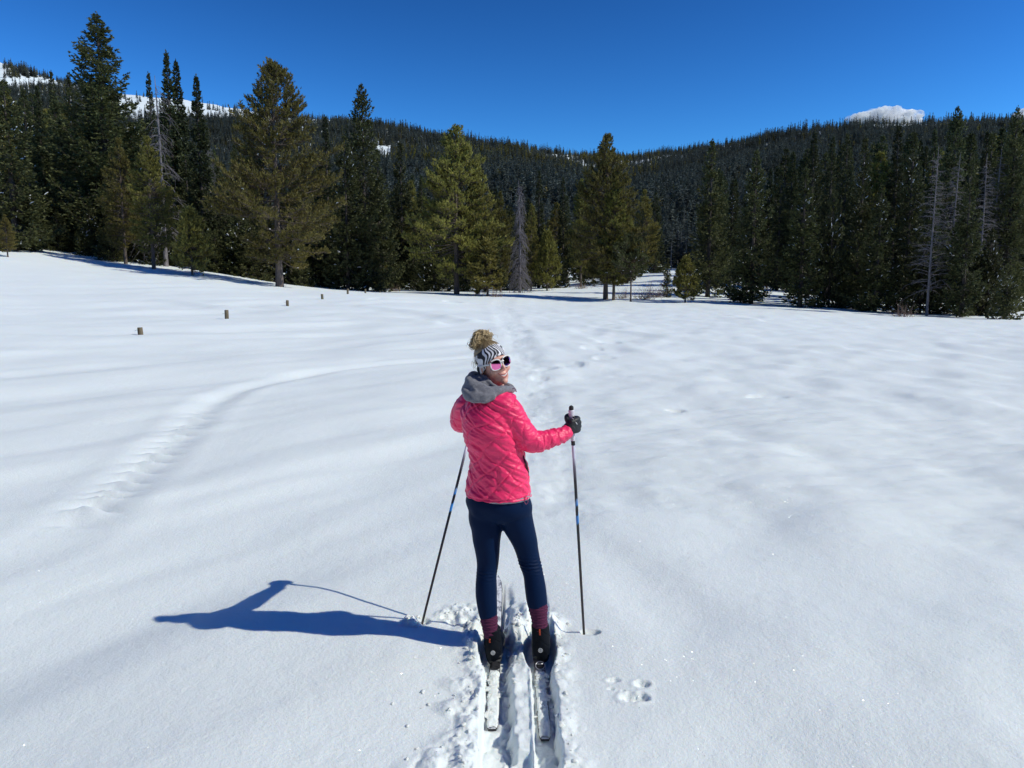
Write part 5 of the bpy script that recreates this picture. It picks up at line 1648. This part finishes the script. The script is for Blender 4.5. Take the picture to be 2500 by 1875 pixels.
def make_pole(B, T, U, label, hand, strap_side):
    L = np.linalg.norm(T - B)
    e = empty('ski_pole', B); tag(e, label, "ski pole", "the skier's two poles")
    q = Vector((0, 0, 1)).rotation_difference(Vector(U)); e.rotation_mode = 'QUATERNION'; e.rotation_quaternion = q
    def tb(name, z0, z1, r0, r1, m, par=e, n=3, sides=14):
        z = np.linspace(z0, z1, n); V, Q = tubes(np.stack([z * 0, z * 0, z], -1)[None], np.linspace(r0, r1, n)[None], sides)
        bm = bmesh.new(); me = mesh_np(name, V, quads=Q, smooth=True); bm.from_mesh(me)
        bmesh.ops.holes_fill(bm, edges=[x for x in bm.edges if x.is_boundary]); 
        o = bm_obj(name, bm, m, par); return o
    tb('shaft', .05, L - .16, .0070, .0088, M_SHAFT, n=8)
    tb('tip', -.02, .05, .002, .0070, simple("steel tip", (.4, .4, .42), .3, 1.0))
    # basket: a spoked disc
    bm = bmesh.new()
    bmesh.ops.create_cone(bm, cap_ends=True, segments=20, radius1=.034, radius2=.012, depth=.012, matrix=Matrix.Translation((0, 0, .04)))
    bm_obj('basket', bm, M_GRIPB, e, False)
    b = Blob(); b.tube([(0, 0, L - .20), (0, 0, L - .16), (0, 0, L - .10), (0, 0, L - .05), (0, 0, L - .022)], [.010, .0135, .0145, .0150, .0165], 16, 24)
    g_ = b.skin(.003, 2); g_.polygons.foreach_set("use_smooth", np.ones(len(g_.polygons), bool)); link('grip', g_, M_GRIPW, e)
    b = Blob(); b.tube([(0, 0, L - .020), (0.001, 0, L - .008), (.002, 0, L)], [.0128, .0132, .0115], 16, 12)
    g_ = b.skin(.003, 2); g_.polygons.foreach_set("use_smooth", np.ones(len(g_.polygons), bool)); link('grip_cap', g_, M_GRIPB, e)
    tb('collar', L - .215, L - .185, .0108, .0108, M_GRIPB)
    # strap looping from the grip top round the wrist
    Mi = e.matrix_basis if False else (Matrix.Translation(Vector(B)) @ q.to_matrix().to_4x4()).inverted()
    pts = [Mi @ Vector(p) for p in strap_side]
    V, Q = tubes(crom([list(p) for p in pts], 30)[None], np.full((1, 30), .0045), 6)
    me = mesh_np('strap', V, quads=Q, smooth=True); link('strap', me, M_GRIPB, e)
    return e
wv = R_WR + (R_HAND - R_WR) * .35
make_pole(RB, RT, RU, "ski pole upright in the woman's gloved right hand, white grip showing above", R_HAND,
          [RT - RU * .055 + [.004, -.012, 0], RT - RU * .075 + [.03, -.016, 0], wv + [.012, -.034, -.01], wv + [-.005, -.01, -.036], wv + [.02, .02, -.03], R_HAND + [0, .02, .03], RT - RU * .055 + [0, .012, 0]])
wv = L_WR + (L_HAND - L_WR) * .35
make_pole(LB_, LT, LU, "ski pole on the left slanting up behind the woman's elbow", L_HAND,
          [LT - LU * .05 + [0, -.012, 0], wv + [-.02, -.01, .03], wv + [-.02, 0, -.03], LT - LU * .055 + [0, .012, 0]])

# --- skis
def ski_mat():
    t = NT("ski top sheet with frozen snow")
    n = t.noise(22, 5, .65); n2 = t.noise(90, 3, .6)
    f = t.mapr(t.math('ADD', n, t.math('MULTIPLY', t.math('SUBTRACT', n2, .5), .35)), .38, .50, 0, 1)
    t.set('Base Color', t.mix(f, (.26, .27, .31), (.78, .80, .84))).set('Roughness', t.mapr(f, 0, 1, .3, .8))
    t.bump(f, .6, .003); return t.m
M_SKI = ski_mat(); M_EDGE = simple("dark ski edge", (.03, .03, .035), .35, .3)
def make_ski(cx_, y0, y1, label, tipz, boot_x):
    n = 60; s = np.linspace(0, 1, n); y = y0 + (y1 - y0) * s
    z = -.078 + .0 * s
    z = ski_top(y, y1, tipz)
    w = .5 * np.interp(s, [0, .02, .06, .45, .80, .90, .95, .98, 1], [.036, .054, .060, .056, .062, .060, .045, .025, .004])
    rows = []
    for a, c, e_ in ((-1, 0, 0), (-1, .008, 0), (-.86, .0115, 0), (.86, .0115, 0), (1, .008, 0), (1, 0, 0)):
        rows.append(np.stack([cx_ + w * a, y, z + c], -1))
    V = np.stack(rows, 1).reshape(-1, 3)
    i, j = np.meshgrid(np.arange(n - 1), np.arange(6), indexing='ij'); j2 = (j + 1) % 6
    Q = np.stack([i * 6 + j, i * 6 + j2, (i + 1) * 6 + j2, (i + 1) * 6 + j], -1).reshape(-1, 4)
    org = Vector((cx_, 4.1, -.07))
    e = empty('ski', org); tag(e, label, "ski", "the skier's two skis")
    me = mesh_np('board', V - np.array(org), quads=np.concatenate([Q[:, ::-1], [[0, 1, 4, 5], [1, 2, 3, 4]]]), smooth=False)
    me.materials.append(M_SKI); me.materials.append(M_EDGE)
    mi = np.zeros(len(me.polygons), np.int32)
    jj = np.concatenate([np.tile(np.arange(6), n - 1), [0, 0]])[:len(mi)]
    mi[jj != 2] = 1
    me.polygons.foreach_set("material_index", mi)
    o = link('board', me, None, e)
    # frozen crust of snow lying on the ski behind the boot
    ys = np.linspace(y0 + .01, 3.86, 130); xs = np.linspace(-1, 1, 17)
    YY, XX = np.meshgrid(ys, xs, indexing='ij')
    ww_ = np.interp(YY, [y0, y0 + .04, y0 + .1, 3.9], [.020, .027, .029, .028])
    xx_ = cx_ + XX * ww_; nz_ = fbm(xx_ / .030, YY / .045, 130 + int(y0 * 100) % 9, 4)
    hh2 = -.0665 + (.006 + .011 * nz_ + .006 * np.abs(fbm(xx_ / .012, YY / .014, 141, 2))) * (1 - .9 * np.abs(XX) ** 4) - .004 * np.abs(XX) ** 6
    me = mesh_np('snow_crust', np.stack([xx_, YY, hh2], -1).reshape(-1, 3) - np.array(org), quads=grid_quads(130, 17)[:, ::-1], smooth=True)
    link('snow_crust', me, M_SNOW, e)
    # binding: heel plate, heel riser and steel bail
    bm = bmesh.new()
    for (yy, ww, dd_, hh_) in ((3.93, .050, .09, .010), (3.905, .034, .05, .020), (4.20, .052, .08, .022)):
        M = Matrix.Translation((0, yy - org.y, .008 + hh_ / 2)) @ Matrix.Diagonal((ww, dd_, hh_, 1))
        r_ = bmesh.ops.create_cube(bm, size=1, matrix=M)
    bmesh.ops.bevel(bm, geom=bm.edges[:], offset=.003, segments=2, affect='EDGES')
    bd = bm_obj('binding', bm, M_SOLE, e, False)
    if cx_ < 0: return e
    th = np.linspace(0, math.pi * 2, 21)
    pts = np.stack([.024 * np.cos(th), 3.885 - org.y + .020 * np.sin(th), .030 + .012 * np.sin(th)], -1)
    V, Q = join([tubes(pts[None], np.full((1, 21), .0026), 6), tubes(np.array([[[-.013, 3.89 - org.y, .036], [0, 3.882 - org.y, .040], [.013, 3.89 - org.y, .036]]]), np.full((1, 3), .003), 6)])
    me = mesh_np('bail', V, quads=Q, smooth=True); link('bail', me, simple("scuffed steel", (.5, .5, .52), .35, 1.0), bd)
    return e
yl = G(1201, 1800).y; yr_ = G(1324, 1827).y
make_ski(SKI_L, 3.335, 4.97, "left ski with its pointed tip showing between the woman's legs", .030, 0)
make_ski(SKI_R, 3.255, 4.86, "right ski, tail dusted with snow and steel bail behind the boot", -.02, 0)

# ------------------------------------------------------------------ fence posts along the left of the trail
def post_mat():
    t = NT("weathered fence wood")
    mp = t.node("ShaderNodeMapping"); mp.inputs['Scale'].default_value = (30, 30, 4); t.l.new(t.obj(), mp.inputs[0])
    n = t.noise(1.0, 5, .65, mp.outputs[0])
    t.set('Base Color', t.mix(t.mapr(n, .35, .65, 0, 1), (.075, .055, .03), (.21, .17, .11))).set('Roughness', .9); t.bump(n, .7, .01); return t.m
M_POST = post_mat(); M_WIRE = simple("fence wire staple", (.2, .2, .2), .4, .8)
posts = [(343, 811, 22.7, 18, 12.5, "nearest of the fence posts, short and thick, with a wire loop"), (554, 781, 29.7, 22, 9.5, "second nearest fence post, taller than the nearest one"),
         (702, 749, 37.7, 14, 7, "third fence post from the near end, left of the big spruces' foot"), (787, 726, 44.6, 12.5, 6, "fourth fence post, right below the lone pine's right boughs"),
         (849, 714, 51.5, 13, 5, "fifth fence post, in front of the sharp-tipped spruce's left side"), (892, 714.5, 57.7, 10, 4.4, "sixth fence post, directly before the twin dark trunks"),
         (927, 714, 64, 5, 4, "stub of a fence post barely clearing the snow"), (975, 708, 72, 11, 3.6, "far fence post, left one of the last pair"), (993, 708, 77, 7.5, 3.2, "farthest fence post, right one of the last pair")]
for px, py, D, hp, wp, lab in posts:
    x = ray(px, py)[0] * D; z = snow_at(x, D); h = hp * D / FPX; r = wp * D / FPX / 2
    e = empty('fence_post', (x, D, z)); tag(e, lab, "fence post", "fence posts sunk in the snow along the trail")
    bm = bmesh.new(); seg = 12
    rg_ = random.Random(int(px))
    rings = [(-.4, 1.03), (h * .5, 1.0), (h - .02, .98), (h, .86)]
    vs = [[bm.verts.new((r * k * math.cos(a * 2 * math.pi / seg) * (1 + rg_.uniform(-.04, .04)), r * k * math.sin(a * 2 * math.pi / seg), zz)) for a in range(seg)] for zz, k in rings]
    for a_, b_ in zip(vs[:-1], vs[1:]):
        for i in range(seg): bm.faces.new((a_[i], a_[(i + 1) % seg], b_[(i + 1) % seg], b_[i]))
    bm.faces.new(vs[-1])
    o = bm_obj('post', bm, M_POST, e, True)
    e.rotation_euler = (rg_.uniform(-.04, .04), rg_.uniform(-.05, .05), rg_.uniform(0, 3))
    if wp > 6.5:
        V, Q = tubes(np.array([[[-r * .9, 0, h * .62], [-r * 1.4, -.02, h * .66], [-r * 1.9, -.01, h * .55], [-r * 2.2, .01, h * .60]]]), np.full((1, 4), .004), 5)
        w_ = link('wire', mesh_np('wire', V, quads=Q), M_WIRE, e)
        w_.rotation_euler = (0, 0, -e.rotation_euler[2])

# ------------------------------------------------------------------ loose snow
rg2 = np.random.default_rng(12)
def lumps(n, fx, fy, smin, smax, zoff=0.0, power=2.0):
    x = fx(n); y = fy(n); return x, y, smin + (smax - smin) * rg2.uniform(0, 1, n) ** power, zoff
sets = [
    lumps(51, lambda n: rg2.normal(-.19, .045, n), lambda n: rg2.uniform(2.7, 4.3, n), .003, .015),
    lumps(29, lambda n: rg2.normal(-.32, .10, n), lambda n: rg2.uniform(2.6, 3.5, n), .002, .012),
    lumps(31, lambda n: rg2.normal(-.03, .02, n), lambda n: rg2.uniform(2.8, 4.2, n), .003, .013),
    lumps(31, lambda n: rg2.normal(.235, .025, n), lambda n: rg2.uniform(2.8, 4.35, n), .003, .014),
    lumps(29, lambda n: rg2.normal(SKI_L, .020, n), lambda n: rg2.uniform(3.38, 3.86, n), .006, .016, .05),
    lumps(29, lambda n: rg2.normal(SKI_R, .020, n), lambda n: rg2.uniform(3.28, 3.84, n), .006, .016, .05),
    lumps(26, lambda n: rg2.normal(-.19, .06, n), lambda n: rg2.normal(4.18, .12, n), .003, .020),
    lumps(22, lambda n: rg2.normal(.03, .035, n), lambda n: rg2.normal(4.25, .13, n), .003, .022),
    lumps(19, lambda n: rg2.normal(.27, .03, n), lambda n: rg2.normal(4.10, .12, n), .002, .012),
    lumps(14, lambda n: rg2.normal(POLE_L.x - .05, .035, n), lambda n: rg2.normal(POLE_L.y - .02, .035, n), .003, .014),
    lumps(22, lambda n: rg2.normal(-.33, .10, n), lambda n: rg2.normal(4.40, .09, n), .002, .012),
    lumps(39, lambda n: rg2.uniform(-1.1, .9, n), lambda n: rg2.uniform(2.8, 5.4, n), .0010, .0030),
    lumps(8, lambda n: rg2.normal(POLE_R.x, .03, n), lambda n: rg2.normal(POLE_R.y, .015, n), .002, .006)]
bmi = bmesh.new(); bmesh.ops.create_icosphere(bmi, subdivisions=2, radius=1)
iv = np.array([v.co for v in bmi.verts]); itf = np.array([[v.index for v in f.verts] for f in bmi.faces]); bmi.free()
VV, TT, off = [], [], 0
for x, y, sz, zo in sets:
    z = snow_z(x, y)
    if zo: z = np.full(len(x), -.066)
    for k in range(len(x)):
        a = iv * (1 + .95 * (vnoise(iv[:, 0] * 1.6 + k, iv[:, 1] * 1.6 + iv[:, 2] * 1.9, k % 50) + .8 * vnoise(iv[:, 2] * 3.1 + k, iv[:, 0] * 3.1 - iv[:, 1] * 2.2, k % 41))[:, None])
        sc_ = sz[k] * np.array(([rg2.uniform(.8, 1.35), rg2.uniform(.8, 1.35), rg2.uniform(.6, .95)] if not zo else [rg2.uniform(.8, 2.0), rg2.uniform(.8, 2.2), .55]))
        VV.append(a * sc_ + [x[k], y[k], z[k] + sz[k] * .10]); TT.append(itf + off); off += len(iv)
me = mesh_np("snow_clumps", np.concatenate(VV), tris=np.concatenate(TT), smooth=True)
o = link("snow_clumps", me, M_SNOW); tag(o, "loose clumps of snow thrown up beside the ski tracks", "snow", kind='stuff')

print("TRIS", sum(sum(len(p.vertices) - 2 for p in m.polygons) for m in bpy.data.meshes if m.users and len(m.polygons) < 3000000))
